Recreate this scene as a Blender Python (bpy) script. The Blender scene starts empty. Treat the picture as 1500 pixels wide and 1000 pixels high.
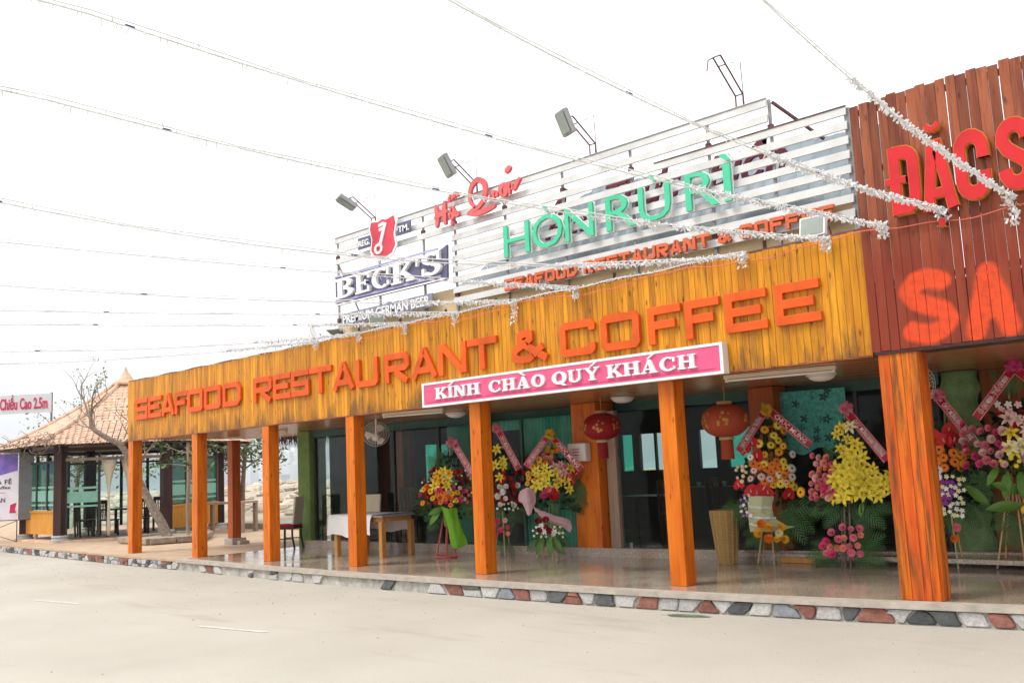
import bpy, bmesh, math, random
from mathutils import Vector, Matrix, noise
R = math.radians
random.seed(7)
sc = bpy.context.scene
COL = sc.collection

# ------------------------------------------------------------------ camera
cd = bpy.data.cameras.new('camera'); cam = bpy.data.objects.new('camera', cd); COL.objects.link(cam)
cd.sensor_width = 36.0; cd.lens = 1408.5 / 1500 * 36; cd.clip_start = .05; cd.clip_end = 12000
_y, _p, _r = -.7559, .1293, -.0467
_F = Vector((math.sin(_y)*math.cos(_p), math.cos(_y)*math.cos(_p), math.sin(_p)))
_R = Vector((math.cos(_y), -math.sin(_y), 0)); _U = _R.cross(_F)
_R2 = math.cos(_r)*_R + math.sin(_r)*_U; _U2 = -math.sin(_r)*_R + math.cos(_r)*_U
cam.matrix_world = Matrix.Translation((0, -9.67, 1.479)) @ Matrix((_R2, _U2, -_F)).transposed().to_4x4()
sc.camera = cam

# ------------------------------------------------------------------ sky, sun, exposure
w = bpy.data.worlds.new('World'); sc.world = w; w.use_nodes = True
nt = w.node_tree; bg = nt.nodes['Background']
SUN_EL, SUN_AZ = R(56), R(212)          # azimuth from +Y clockwise: the light comes from the street side
sky = nt.nodes.new('ShaderNodeTexSky'); sky.sky_type = 'NISHITA'; sky.sun_disc = False
sky.sun_elevation = SUN_EL; sky.sun_rotation = SUN_AZ; sky.dust_density = 4; sky.air_density = 1.2
mx = nt.nodes.new('ShaderNodeMixRGB'); mx.inputs[0].default_value = .88
mx.inputs[2].default_value = (9.6, 9.7, 9.8, 1)             # closed white cloud deck
nt.links.new(sky.outputs[0], mx.inputs[1]); nt.links.new(mx.outputs[0], bg.inputs[0])
bg.inputs[1].default_value = .1
sl = bpy.data.lights.new('sun', 'SUN'); sl.energy = 1.5; sl.angle = R(20); sl.color = (1, .97, .92)
so = bpy.data.objects.new('sun', sl); COL.objects.link(so)
sd = Vector((math.sin(SUN_AZ)*math.cos(SUN_EL), math.cos(SUN_AZ)*math.cos(SUN_EL), math.sin(SUN_EL)))
so.rotation_euler = sd.to_track_quat('Z', 'Y').to_euler(); so.location = sd*40
vs = sc.view_settings; vs.view_transform = 'Standard'; vs.look = 'None'; vs.gamma = 1; vs.exposure = 1.0
vs.use_curve_mapping = False
sc.cycles.max_bounces = 8; sc.cycles.diffuse_bounces = 4; sc.cycles.glossy_bounces = 3
sc.cycles.transparent_max_bounces = 16; sc.cycles.volume_bounces = 0

# ------------------------------------------------------------------ materials
class NT:
    def __init__(s, m): s.t = m.node_tree; s.n = s.t.nodes
    def __call__(s, typ, ins=None, **kw):
        n = s.n.new('ShaderNode' + typ)
        for k, v in kw.items(): setattr(n, k, v)
        for k, v in (ins or {}).items():
            if hasattr(v, 'is_linked') or hasattr(v, 'links'): s.t.links.new(v, n.inputs[k])
            else: n.inputs[k].default_value = v
        return n
    def link(s, a, b): s.t.links.new(a, b)
def c4(c): return (c[0], c[1], c[2], 1)
def newmat(name):
    m = bpy.data.materials.new(name); m.use_nodes = True
    return m, NT(m), m.node_tree.nodes['Principled BSDF']
def mul(c, k): return tuple(x*k for x in c)
def plain(name, col, rough=.6, metal=0, var=.18, scale=6, bump=.0, spec=.28, rnd=.0, trans=0, alpha=1, sss=0, col2=None):
    """base colour with mottled noise, per-object variation and fine relief"""
    m, N, b = newmat(name)
    tc = N('TexCoord'); oi = N('ObjectInfo')
    off = N('VectorMath', {0: tc.outputs['Object'], 1: oi.outputs['Location']}, operation='ADD')
    n1 = N('TexNoise', {'Vector': off.outputs[0], 'Scale': scale, 'Detail': 6, 'Roughness': .62})
    ra = N('ValToRGB', {0: n1.outputs['Fac']}); e = ra.color_ramp.elements
    e[0].position = .3; e[1].position = .72
    e[0].color = c4(col2 if col2 else mul(col, 1-var)); e[1].color = c4(mul(col, 1+var*.6))
    out = ra.outputs[0]
    if rnd:
        mr = N('MapRange', {0: oi.outputs['Random'], 3: 1-rnd, 4: 1+rnd})
        hs = N('HueSaturation', {'Value': mr.outputs[0], 'Color': out}); out = hs.outputs[0]
    N.link(out, b.inputs['Base Color'])
    b.inputs['Roughness'].default_value = rough; b.inputs['Metallic'].default_value = metal
    b.inputs['Specular IOR Level'].default_value = spec
    if trans: b.inputs['Transmission Weight'].default_value = trans
    if alpha < 1: b.inputs['Alpha'].default_value = alpha
    if sss: b.inputs['Subsurface Weight'].default_value = sss; b.inputs['Subsurface Radius'].default_value = (.02, .02, .02)
    if bump:
        n2 = N('TexNoise', {'Vector': off.outputs[0], 'Scale': scale*5, 'Detail': 5})
        bp = N('Bump', {'Height': n2.outputs['Fac'], 'Strength': bump, 'Distance': .02}); N.link(bp.outputs[0], b.inputs['Normal'])
    return m
def wood(name, ca, cb, dark, axis=2, rough=.45, knots=.5, stain=.35, rnd=.16, grain=1., worldstain=None, spec=.22, sthr=.55):
    """stained boards: grain streaks along an axis, knots, weathered streaks, each board its own tone"""
    m, N, b = newmat(name)
    tc = N('TexCoord'); oi = N('ObjectInfo')
    rv = N('VectorMath', {0: oi.outputs['Random'], 1: (37.1, 53.7, 71.3)}, operation='MULTIPLY')
    lv = N('VectorMath', {0: rv.outputs[0], 1: tc.outputs['Object']}, operation='ADD')
    s1 = [26, 26, 26]; s1[axis] = 1.3; s2 = [7, 7, 7]; s2[axis] = 1.1
    g1 = N('VectorMath', {0: lv.outputs[0], 1: tuple(x*grain for x in s1)}, operation='MULTIPLY')
    g2 = N('VectorMath', {0: lv.outputs[0], 1: tuple(s2)}, operation='MULTIPLY')
    n1 = N('TexNoise', {'Vector': g1.outputs[0], 'Scale': 1., 'Detail': 7, 'Roughness': .65, 'Distortion': .6})
    n2 = N('TexNoise', {'Vector': g2.outputs[0], 'Scale': 1., 'Detail': 4, 'Roughness': .55})
    add = N('Math', {0: n1.outputs['Fac'], 1: n2.outputs['Fac']}, operation='ADD')
    hv = N('Math', {0: add.outputs[0], 1: .5}, operation='MULTIPLY')
    ra = N('ValToRGB', {0: hv.outputs[0]}); e = ra.color_ramp.elements
    e[0].position = .36; e[0].color = c4(cb); e[1].position = .6; e[1].color = c4(ca)
    # weathered streaks
    g3v = [9, 9, 9]; g3v[axis] = .8
    g3 = N('VectorMath', {0: lv.outputs[0], 1: tuple(g3v)}, operation='MULTIPLY')
    n3 = N('TexNoise', {'Vector': g3.outputs[0], 'Scale': 1.3, 'Detail': 8, 'Roughness': .7})
    r3 = N('MapRange', {0: n3.outputs['Fac'], 1: sthr, 2: sthr+.17, 3: 0., 4: stain})
    mxs = N('MixRGB', {0: r3.outputs[0], 1: ra.outputs[0], 2: c4(dark)})
    # knots
    kv = [9, 9, 9]; kv[axis] = 3.2
    k = N('VectorMath', {0: lv.outputs[0], 1: tuple(kv)}, operation='MULTIPLY')
    vo = N('TexVoronoi', {'Vector': k.outputs[0], 'Scale': 1.}); 
    kr = N('MapRange', {0: vo.outputs['Distance'], 1: .05, 2: .17, 3: knots, 4: 0.})
    mk = N('MixRGB', {0: kr.outputs[0], 1: mxs.outputs[0], 2: c4(mul(dark, .5))})
    mr = N('MapRange', {0: oi.outputs['Random'], 3: 1-rnd, 4: 1+rnd})
    hs = N('HueSaturation', {'Value': mr.outputs[0], 'Color': mk.outputs[0]})
    out = hs.outputs[0]
    if worldstain:                       # grime in splashes and runs along a height (own noise shape)
        z0, z1, amt, sc_ = worldstain
        ge = N('NewGeometry'); sp = N('SeparateXYZ', {0: ge.outputs['Position']})
        sv = N('VectorMath', {0: ge.outputs['Position'], 1: (sc_, sc_, sc_*.28)}, operation='MULTIPLY')
        ns = N('TexNoise', {'Vector': sv.outputs[0], 'Scale': 1., 'Detail': 9, 'Roughness': .7})
        hz = N('MapRange', {0: sp.outputs[2], 1: z0, 2: z1, 3: .16, 4: -.14})
        s_ = N('Math', {0: ns.outputs['Fac'], 1: hz.outputs[0]}, operation='ADD')
        f_ = N('MapRange', {0: s_.outputs[0], 1: .56, 2: .7, 3: 0., 4: amt})
        ws = N('MixRGB', {0: f_.outputs[0], 1: out, 2: c4(dark)}); out = ws.outputs[0]
    N.link(out, b.inputs['Base Color']); b.inputs['Roughness'].default_value = rough
    b.inputs['Specular IOR Level'].default_value = spec
    bp = N('Bump', {'Height': n1.outputs['Fac'], 'Strength': .25, 'Distance': .006}); N.link(bp.outputs[0], b.inputs['Normal'])
    return m
def glassmat(name, tint, rough=.02, ior=1.45, body=0., bodycol=(1, 1, 1)):
    """thin sheet glass: see-through with a Fresnel reflection, optional frosted body"""
    m, N, b = newmat(name); N.n.remove(b)
    o = N.n['Material Output']
    tr = N('BsdfTransparent', {0: c4(tint)}); gl = N('BsdfGlossy', {'Color': (1, 1, 1, 1), 'Roughness': rough})
    fr = N('Fresnel', {'IOR': ior})
    mxx = N('MixShader', {0: fr.outputs[0], 1: tr.outputs[0], 2: gl.outputs[0]})
    last = mxx.outputs[0]
    if body:
        df = N('BsdfDiffuse', {0: c4(bodycol)}); tl = N('BsdfTranslucent', {0: c4(bodycol)})
        hb = N('MixShader', {0: .5, 1: df.outputs[0], 2: tl.outputs[0]})
        mb = N('MixShader', {0: body, 1: last, 2: hb.outputs[0]}); last = mb.outputs[0]
    N.link(last, o.inputs[0]); return m
def cloth(name, col, var=.12, scale=30, translucent=.0, rough=.85):
    m = plain(name, col, rough, var=var, scale=scale, bump=.15, spec=.2)
    if translucent:
        N = NT(m); b = N.n['Principled BSDF']; o = N.n['Material Output']
        tl = N('BsdfTranslucent', {0: c4(col)}); mm = N('MixShader', {0: translucent, 1: b.outputs[0], 2: tl.outputs[0]})
        N.link(mm.outputs[0], o.inputs[0])
    return m

M = {}
M['fascia'] = wood('fascia_wood', (.64, .275, .012), (.43, .145, .007), (.15, .07, .022), knots=.85, stain=.7, rnd=.2, sthr=.5, rough=.4, worldstain=(2.42, 3.1, .85, 3.4))
M['post'] = wood('post_wood', (.68, .175, .006), (.44, .08, .005), (.16, .035, .012), knots=.8, stain=.5, rnd=.05, rough=.36)
M['post_dark'] = wood('dark_post_wood', (.42, .095, .012), (.3, .055, .012), (.08, .02, .015), knots=.4, stain=.3, rnd=.05, rough=.4)
M['post_big'] = wood('weathered_post_wood', (.68, .17, .008), (.50, .05, .008), (.045, .035, .014), knots=.5, stain=.75, rnd=.12, rough=.42, grain=.7, sthr=.47)
M['redwood'] = wood('red_stained_wood', (.29, .085, .035), (.17, .038, .018), (.05, .02, .014), knots=.7, stain=.75, rnd=.28, rough=.5, sthr=.5)
M['ceil'] = wood('ceiling_wood', (.40, .17, .05), (.29, .10, .03), (.12, .04, .02), axis=0, knots=.4, stain=.25, rnd=.18, rough=.24, spec=.6)
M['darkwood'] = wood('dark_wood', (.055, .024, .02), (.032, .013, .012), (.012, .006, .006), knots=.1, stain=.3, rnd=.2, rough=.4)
M['palewood'] = wood('pale_wood', (.55, .27, .07), (.43, .19, .045), (.2, .08, .03), knots=.3, stain=.2, rnd=.12, rough=.45)
M['greywood'] = wood('grey_wood', (.36, .26, .19), (.25, .18, .13), (.1, .07, .05), knots=.3, stain=.4, rnd=.15, rough=.7)
M['yellowwood'] = wood('yellow_wood', (.60, .27, .02), (.47, .18, .012), (.2, .07, .02), knots=.3, stain=.25, rnd=.1, rough=.42)
M['brown'] = wood('brown_wall_wood', (.30, .085, .02), (.20, .05, .014), (.06, .02, .01), knots=.4, stain=.35, rnd=.1, rough=.4)
M['orange'] = plain('orange_paint', (.70, .095, .005), .5, var=.3, scale=2.6, bump=.05, rnd=.08)
M['orange_small'] = plain('small_orange_paint', (.62, .13, .05), .45, var=.15, scale=8)
M['redpaint'] = plain('red_paint', (.58, .016, .020), .5, var=.18, scale=3, bump=.03)
M['redscript'] = plain('faded_red_paint', (.68, .13, .13), .5, var=.2, scale=6)
M['maroon'] = plain('maroon_paint', (.17, .03, .06), .5, var=.2)
M['bead'] = plain('gold_bead', (.55, .22, .03), .4, var=.2, scale=60, bump=.3)
M['green'] = plain('mint_paint', (.07, .52, .30), .5, var=.08)
M['whitepaint'] = plain('white_paint', (.80, .80, .79), .5, var=.06)
M['slat'] = plain('white_slat_paint', (.60, .60, .59), .5, var=.1, scale=2.2, col2=(.46, .45, .43))
M['offwhite'] = plain('offwhite_plastic', (.68, .63, .55), .4, var=.08)
M['pink'] = plain('pink_acrylic', (.70, .10, .22), .3, var=.1, scale=2.5)
M['pinkline'] = plain('dark_pink', (.5, .04, .13), .4)
M['navy'] = plain('navy_board', (.115, .115, .19), .5, var=.15)
M['lavender'] = plain('lavender_bar', (.36, .34, .58), .5, var=.1)
M['slate'] = plain('slate_board', (.22, .22, .28), .6, var=.15)
M['crest'] = plain('crest_red', (.62, .05, .08), .4, var=.12)
M['cream'] = plain('cream_render', (.72, .55, .32), .8, var=.18, scale=1.6, bump=.1)
M['steel'] = plain('galvanised_steel', (.34, .33, .33), .5, metal=.4, var=.2)
M['rust'] = plain('rusty_steel', (.15, .06, .06), .6, var=.4, scale=12)
M['chrome'] = plain('brushed_steel', (.6, .6, .6), .25, metal=1, var=.05)
M['black'] = plain('black_plastic', (.02, .02, .022), .4, var=.2)
M['roof_metal'] = plain('roof_sheet', (.15, .19, .22), .4, metal=.1, var=.3, scale=1.6, col2=(.08, .105, .12))
M['greenwall'] = plain('green_render', (.155, .25, .07), .75, var=.25, scale=5, bump=.5)
M['greencol'] = plain('green_carved_render', (.21, .34, .14), .7, var=.4, scale=3, bump=.9)
M['teal'] = plain('teal_sheet', (.10, .52, .38), .35, var=.15, scale=4)
M['tealframe'] = plain('teal_frame', (.05, .12, .10), .5)
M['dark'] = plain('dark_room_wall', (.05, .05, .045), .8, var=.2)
M['darkframe'] = plain('dark_frame', (.035, .035, .035), .45)
M['mauveframe'] = plain('mauve_frame', (.17, .07, .08), .5)
M['concrete'] = plain('concrete', (.40, .36, .31), .85, var=.25, scale=3, bump=.3)
M['lip'] = plain('deck_edge_screed', (.42, .37, .31), .6, var=.25, scale=6, bump=.2)
M['mortar'] = plain('mortar', (.47, .44, .39), .9, var=.45, scale=8, bump=.5)
M['brickred'] = plain('red_stone', (.29, .125, .095), .85, var=.4, scale=14, bump=.6, rnd=.2)
M['darkstone'] = plain('dark_stone', (.10, .105, .105), .75, var=.45, scale=9, bump=.4, rnd=.3)
M['greystone'] = plain('white_granite', (.48, .465, .44), .75, var=.35, scale=38, bump=.35, rnd=.12)
M['bluestone'] = plain('blue_grey_stone', (.22, .235, .25), .75, var=.4, scale=12, bump=.35, rnd=.2)
M['tan'] = plain('tan_paving', (.46, .33, .22), .85, var=.22, scale=2.5, bump=.25)
M['bark'] = plain('bark', (.27, .21, .16), .9, var=.4, scale=14, bump=.8, col2=(.12, .09, .07))
M['leaf'] = plain('leaf', (.075, .145, .03), .5, var=.35, scale=9, rnd=.25)
M['leaf_light'] = plain('leaf_light', (.17, .22, .06), .55, var=.3, scale=9, rnd=.25)
M['palm'] = plain('palm_leaf', (.06, .15, .04), .4, var=.4, scale=7, rnd=.35)
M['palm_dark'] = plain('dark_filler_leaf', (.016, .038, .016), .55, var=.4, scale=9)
M['broadleaf'] = plain('broad_leaf', (.11, .24, .03), .35, var=.25, scale=5, rnd=.2)
M['bamboo'] = plain('bamboo', (.48, .34, .16), .5, var=.2, scale=9)
M['redstand'] = plain('red_stand', (.5, .09, .08), .45)
M['wicker'] = None
M['cushion'] = cloth('red_cushion', (.35, .012, .03))
M['creamcloth'] = cloth('cream_cloth', (.60, .53, .40))
M['whitecloth'] = cloth('white_cloth', (.72, .70, .68), var=.06)
M['greenwrap'] = cloth('green_wrap', (.22, .56, .04), translucent=.3, rough=.4)
M['pinkwrap'] = cloth('pink_wrap', (.82, .54, .60), translucent=.3, rough=.5)
M['greywrap'] = cloth('pale_green_wrap', (.58, .62, .36), translucent=.2, rough=.35)
M['ribbon'] = plain('red_ribbon', (.46, .012, .035), .3, var=.12, scale=8)
M['ribbon_pink'] = plain('rose_ribbon', (.56, .05, .10), .3, var=.12, scale=8)
M['bowpink'] = cloth('pink_bow', (.72, .22, .30), translucent=.25, rough=.4)
M['bowhot'] = cloth('hot_pink_bow', (.70, .06, .25), translucent=.25, rough=.4)
M['bowyellow'] = cloth('yellow_bow', (.72, .45, .02), translucent=.25, rough=.4)
M['lanternred'] = cloth('lantern_silk', (.36, .015, .018), translucent=.25, rough=.45)
M['lanternfaded'] = cloth('faded_lantern_silk', (.48, .085, .035), translucent=.25, rough=.5)
M['gold'] = plain('gold_print', (.55, .25, .04), .4)
M['opal'] = plain('opal_glass', (.74, .70, .66), .25, var=.03)
M['tube'] = plain('tube_cover', (.66, .55, .42), .35, var=.06)
M['lens'] = plain('lamp_glass', (.28, .32, .28), .15, var=.12, scale=6)
M['glass'] = glassmat('clear_glass', (.80, .86, .84), ior=1.16)
M['tealglass'] = glassmat('teal_glass', (.33, .72, .60), body=.45, bodycol=(.22, .62, .5))
M['winglass'] = glassmat('window_glass', (.88, .96, .94), ior=1.2)
M['wintint'] = glassmat('tinted_window_glass', (.30, .78, .66), body=.1, bodycol=(.3, .7, .6))
M['frost'] = plain('frosted_band', (.22, .45, .35), .5, var=.1)
M['roof_tile'] = plain('clay_roof_tile', (.66, .46, .34), .85, var=.2, scale=5, bump=.3, col2=(.47, .29, .20))
M['thatch'] = plain('thatch', (.10, .055, .04), .9, var=.4, scale=8)
M['rock'] = plain('shore_rock', (.52, .45, .36), .9, var=.35, scale=.9, bump=.6)
M['land'] = plain('land', (.40, .34, .26), .9, var=.3, scale=.4, bump=.3)
M['hill'] = plain('far_hill', (.07, .09, .09), .95, var=.3, scale=.01)
M['city'] = plain('city_wall', (.78, .77, .75), .8, var=.08, scale=.05, rnd=.12)
M['citywin'] = plain('city_window', (.12, .15, .18), .3)
M['water'] = plain('sea_water', (.10, .17, .20), .12, var=.2, scale=.05, bump=.2)
M['led'] = plain('white_led_fringe', (.82, .82, .82), .4, var=.08, scale=20)
M['cable'] = plain('white_cable', (.72, .71, .69), .5, var=.2)
M['joint'] = plain('blue_joint', (.05, .05, .16), .4)
M['redcable'] = plain('red_cable', (.6, .13, .08), .5)
M['paint'] = plain('road_paint', (.54, .52, .49), .9, var=.3, scale=14, col2=(.42, .39, .335))
M['brick'] = plain('planter_brick', (.34, .27, .21), .9, var=.35, scale=7, bump=.5)
M['banner'] = plain('banner_white', (.72, .66, .72), .4, var=.1, scale=3)
M['purple'] = plain('banner_purple', (.26, .12, .42), .4, var=.4, scale=4, col2=(.10, .10, .35))
M['magenta'] = plain('banner_magenta', (.6, .03, .2), .4)
M['palegrey'] = plain('pale_grey_board', (.58, .59, .60), .6, var=.05)
M['crimson'] = plain('crimson_paint', (.55, .02, .10), .5)
M['greyboard'] = plain('grey_board', (.17, .165, .17), .6)
M['tabletop'] = plain('granite_cloth', (.26, .27, .30), .4, var=.6, scale=26)
def granite(name):
    m, N, b = newmat(name)
    tc = N('TexCoord')
    n1 = N('TexNoise', {'Vector': tc.outputs['Object'], 'Scale': 1.1, 'Detail': 5})
    v1 = N('TexVoronoi', {'Vector': tc.outputs['Object'], 'Scale': 85.}); n2 = N('TexNoise', {'Vector': tc.outputs['Object'], 'Scale': 45., 'Detail': 4, 'Roughness': .8})
    ra = N('ValToRGB', {0: n2.outputs['Fac']}); e = ra.color_ramp.elements
    e[0].position = .36; e[0].color = (.20, .145, .10, 1); e[1].position = .62; e[1].color = (.50, .41, .32, 1)
    m1 = N('MixRGB', {0: .35, 1: ra.outputs[0], 2: v1.outputs['Color']}, blend_type='SOFT_LIGHT')
    r2 = N('MapRange', {0: n1.outputs['Fac'], 1: .3, 2: .7, 3: .85, 4: 1.12}); hs = N('HueSaturation', {'Value': r2.outputs[0], 'Color': m1.outputs[0], 'Saturation': 1.05})
    N.link(hs.outputs[0], b.inputs['Base Color'])
    r3 = N('MapRange', {0: n1.outputs['Fac'], 1: .35, 2: .7, 3: .07, 4: .22}); N.link(r3.outputs[0], b.inputs['Roughness'])
    b.inputs['Specular IOR Level'].default_value = .75
    return m
M['granite'] = granite('polished_granite')
def roadmat():
    m, N, b = newmat('dusty_road')
    tc = N('TexCoord'); P = tc.outputs['Object']
    n1 = N('TexNoise', {'Vector': P, 'Scale': .32, 'Detail': 6, 'Roughness': .6}); n2 = N('TexNoise', {'Vector': P, 'Scale': 60., 'Detail': 5, 'Roughness': .75})
    st = N('VectorMath', {0: P, 1: (.5, 2.4, 1)}, operation='MULTIPLY'); n3 = N('TexNoise', {'Vector': st.outputs[0], 'Scale': .8, 'Detail': 7, 'Roughness': .68})
    ra = N('ValToRGB', {0: n1.outputs['Fac']}); e = ra.color_ramp.elements
    e[0].position = .3; e[0].color = (.37, .337, .285, 1); e[1].position = .7; e[1].color = (.445, .412, .355, 1)
    r3 = N('MapRange', {0: n3.outputs['Fac'], 1: .56, 2: .72, 3: 0, 4: .35}); m1 = N('MixRGB', {0: r3.outputs[0], 1: ra.outputs[0], 2: (.25, .205, .16, 1)})
    r2 = N('MapRange', {0: n2.outputs['Fac'], 1: .3, 2: .7, 3: .86, 4: 1.12}); hs = N('HueSaturation', {'Value': r2.outputs[0], 'Color': m1.outputs[0]})
    N.link(hs.outputs[0], b.inputs['Base Color']); b.inputs['Roughness'].default_value = .9; b.inputs['Specular IOR Level'].default_value = .25
    bp = N('Bump', {'Height': n2.outputs['Fac'], 'Strength': .35, 'Distance': .01}); N.link(bp.outputs[0], b.inputs['Normal'])
    return m
M['road'] = roadmat()
def wicker():
    m, N, b = newmat('wicker')
    tc = N('TexCoord')
    wv = N('TexWave', {'Vector': tc.outputs['Object'], 'Scale': 16., 'Distortion': 3., 'Detail': 3}, bands_direction='Z')
    n = N('TexNoise', {'Vector': tc.outputs['Object'], 'Scale': 30., 'Detail': 4}); a = N('Math', {0: wv.outputs['Fac'], 1: n.outputs['Fac']}, operation='MULTIPLY')
    ra = N('ValToRGB', {0: a.outputs[0]}); e = ra.color_ramp.elements; e[0].color = (.25, .13, .03, 1); e[1].position = .6; e[1].color = (.5, .31, .09, 1)
    N.link(ra.outputs[0], b.inputs['Base Color']); b.inputs['Roughness'].default_value = .6
    bp = N('Bump', {'Height': a.outputs[0], 'Strength': .8, 'Distance': .01}); N.link(bp.outputs[0], b.inputs['Normal']); return m
M['wicker'] = wicker()
def printed():
    """teal cloth with a printed pattern of dark five-petalled flowers"""
    m, N, b = newmat('printed_teal_cloth')
    tc = N('TexCoord'); v = N('TexVoronoi', {'Vector': tc.outputs['Object'], 'Scale': 5.2, 'Randomness': .75})
    d = N('VectorMath', {0: tc.outputs['Object'], 1: (5.2, 5.2, 5.2)}, operation='MULTIPLY')
    df = N('VectorMath', {0: d.outputs[0], 1: v.outputs['Position']}, operation='SUBTRACT')
    ds = N('VectorMath', {0: tc.outputs['Object'], 1: v.outputs['Position']}, operation='SUBTRACT')
    sp = N('SeparateXYZ', {0: ds.outputs[0]}); at = N('Math', {0: sp.outputs[2], 1: sp.outputs[0]}, operation='ARCTAN2')
    a5 = N('Math', {0: at.outputs[0], 1: 5.}, operation='MULTIPLY'); co = N('Math', {0: a5.outputs[0]}, operation='COSINE')
    rr = N('MapRange', {0: co.outputs[0], 1: -1, 2: 1, 3: .17, 4: .36}); lt = N('Math', {0: v.outputs['Distance'], 1: rr.outputs[0]}, operation='LESS_THAN')
    ce = N('Math', {0: v.outputs['Distance'], 1: .08}, operation='GREATER_THAN'); k = N('Math', {0: lt.outputs[0], 1: ce.outputs[0]}, operation='MULTIPLY')
    k2 = N('Math', {0: k.outputs[0], 1: .85}, operation='MULTIPLY')
    n = N('TexNoise', {'Vector': tc.outputs['Object'], 'Scale': 22., 'Detail': 5}); ra = N('ValToRGB', {0: n.outputs['Fac']}); e = ra.color_ramp.elements
    e[0].position = .35; e[0].color = (.05, .30, .26, 1); e[1].position = .65; e[1].color = (.11, .50, .43, 1)
    mm = N('MixRGB', {0: k2.outputs[0], 1: ra.outputs[0], 2: (.006, .03, .03, 1)}); N.link(mm.outputs[0], b.inputs['Base Color']); b.inputs['Roughness'].default_value = .8
    return m
M['printed'] = printed()
def painted_red():
    """red stained planks; two faded brush-painted letters (S, A) in orange run across them"""
    m = M['redwood'].copy(); m.name = 'red_wood_with_painted_letters'; N = NT(m); b = N.n['Principled BSDF']
    src = b.inputs['Base Color'].links[0].from_socket
    ge = N('NewGeometry'); nz = N('TexNoise', {'Vector': ge.outputs['Position'], 'Scale': 5., 'Detail': 5})
    cn = N('VectorMath', {0: nz.outputs['Color'], 1: (.5, .5, .5)}, operation='SUBTRACT'); cs = N('VectorMath', {0: cn.outputs[0], 1: (.07, 0, .07)}, operation='MULTIPLY')
    P = N('VectorMath', {0: ge.outputs['Position'], 1: cs.outputs[0]}, operation='ADD'); P = N('VectorMath', {0: P.outputs[0], 1: (1, 0, 1)}, operation='MULTIPLY').outputs[0]
    def seg(a, c):
        a = Vector((a[0], 0, a[1])); c = Vector((c[0], 0, c[1])); ba = c-a
        pa = N('VectorMath', {0: P, 1: tuple(a)}, operation='SUBTRACT'); dt = N('VectorMath', {0: pa.outputs[0], 1: tuple(ba)}, operation='DOT_PRODUCT')
        h = N('Math', {0: dt.outputs['Value'], 1: ba.length_squared}, operation='DIVIDE', use_clamp=True)
        s_ = N('VectorMath', {0: tuple(ba), 'Scale': h.outputs[0]}, operation='SCALE'); d_ = N('VectorMath', {0: pa.outputs[0], 1: s_.outputs[0]}, operation='SUBTRACT')
        return N('VectorMath', {0: d_.outputs[0]}, operation='LENGTH').outputs['Value']
    S = [(-3.30, 3.09), (-3.40, 3.13), (-3.54, 3.12), (-3.62, 3.02), (-3.57, 2.92), (-3.42, 2.86), (-3.30, 2.80), (-3.26, 2.70), (-3.33, 2.61), (-3.48, 2.58), (-3.62, 2.62)]
    A = [((-3.02, 2.56), (-2.86, 3.10)), ((-2.86, 3.10), (-2.72, 2.56)), ((-2.96, 2.74), (-2.76, 2.74))]
    cur = None
    for a, c in list(zip(S[:-1], S[1:])) + A:
        d = seg(a, c); cur = d if cur is None else N('Math', {0: cur, 1: d}, operation='MINIMUM').outputs[0]
    ed = N('MapRange', {0: cur, 1: .072, 2: .115, 3: 1., 4: 0.}); n2 = N('TexNoise', {'Vector': ge.outputs['Position'], 'Scale': 14., 'Detail': 6, 'Roughness': .7})
    wr = N('MapRange', {0: n2.outputs['Fac'], 1: .3, 2: .55, 3: .55, 4: 1.}); fa = N('Math', {0: ed.outputs[0], 1: wr.outputs[0]}, operation='MULTIPLY')
    # lower half of the boards took more red stain
    sp = N('SeparateXYZ', {0: ge.outputs['Position']}); lo = N('MapRange', {0: sp.outputs[2], 1: 3.3, 2: 3.95, 3: .7, 4: 0.})
    st = N('MixRGB', {0: lo.outputs[0], 1: src, 2: (.20, .02, .008, 1)})
    mm = N('MixRGB', {0: fa.outputs[0], 1: st.outputs[0], 2: (.66, .065, .015, 1)}); N.link(mm.outputs[0], b.inputs['Base Color'])
    return m
M['redpainted'] = painted_red()

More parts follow.
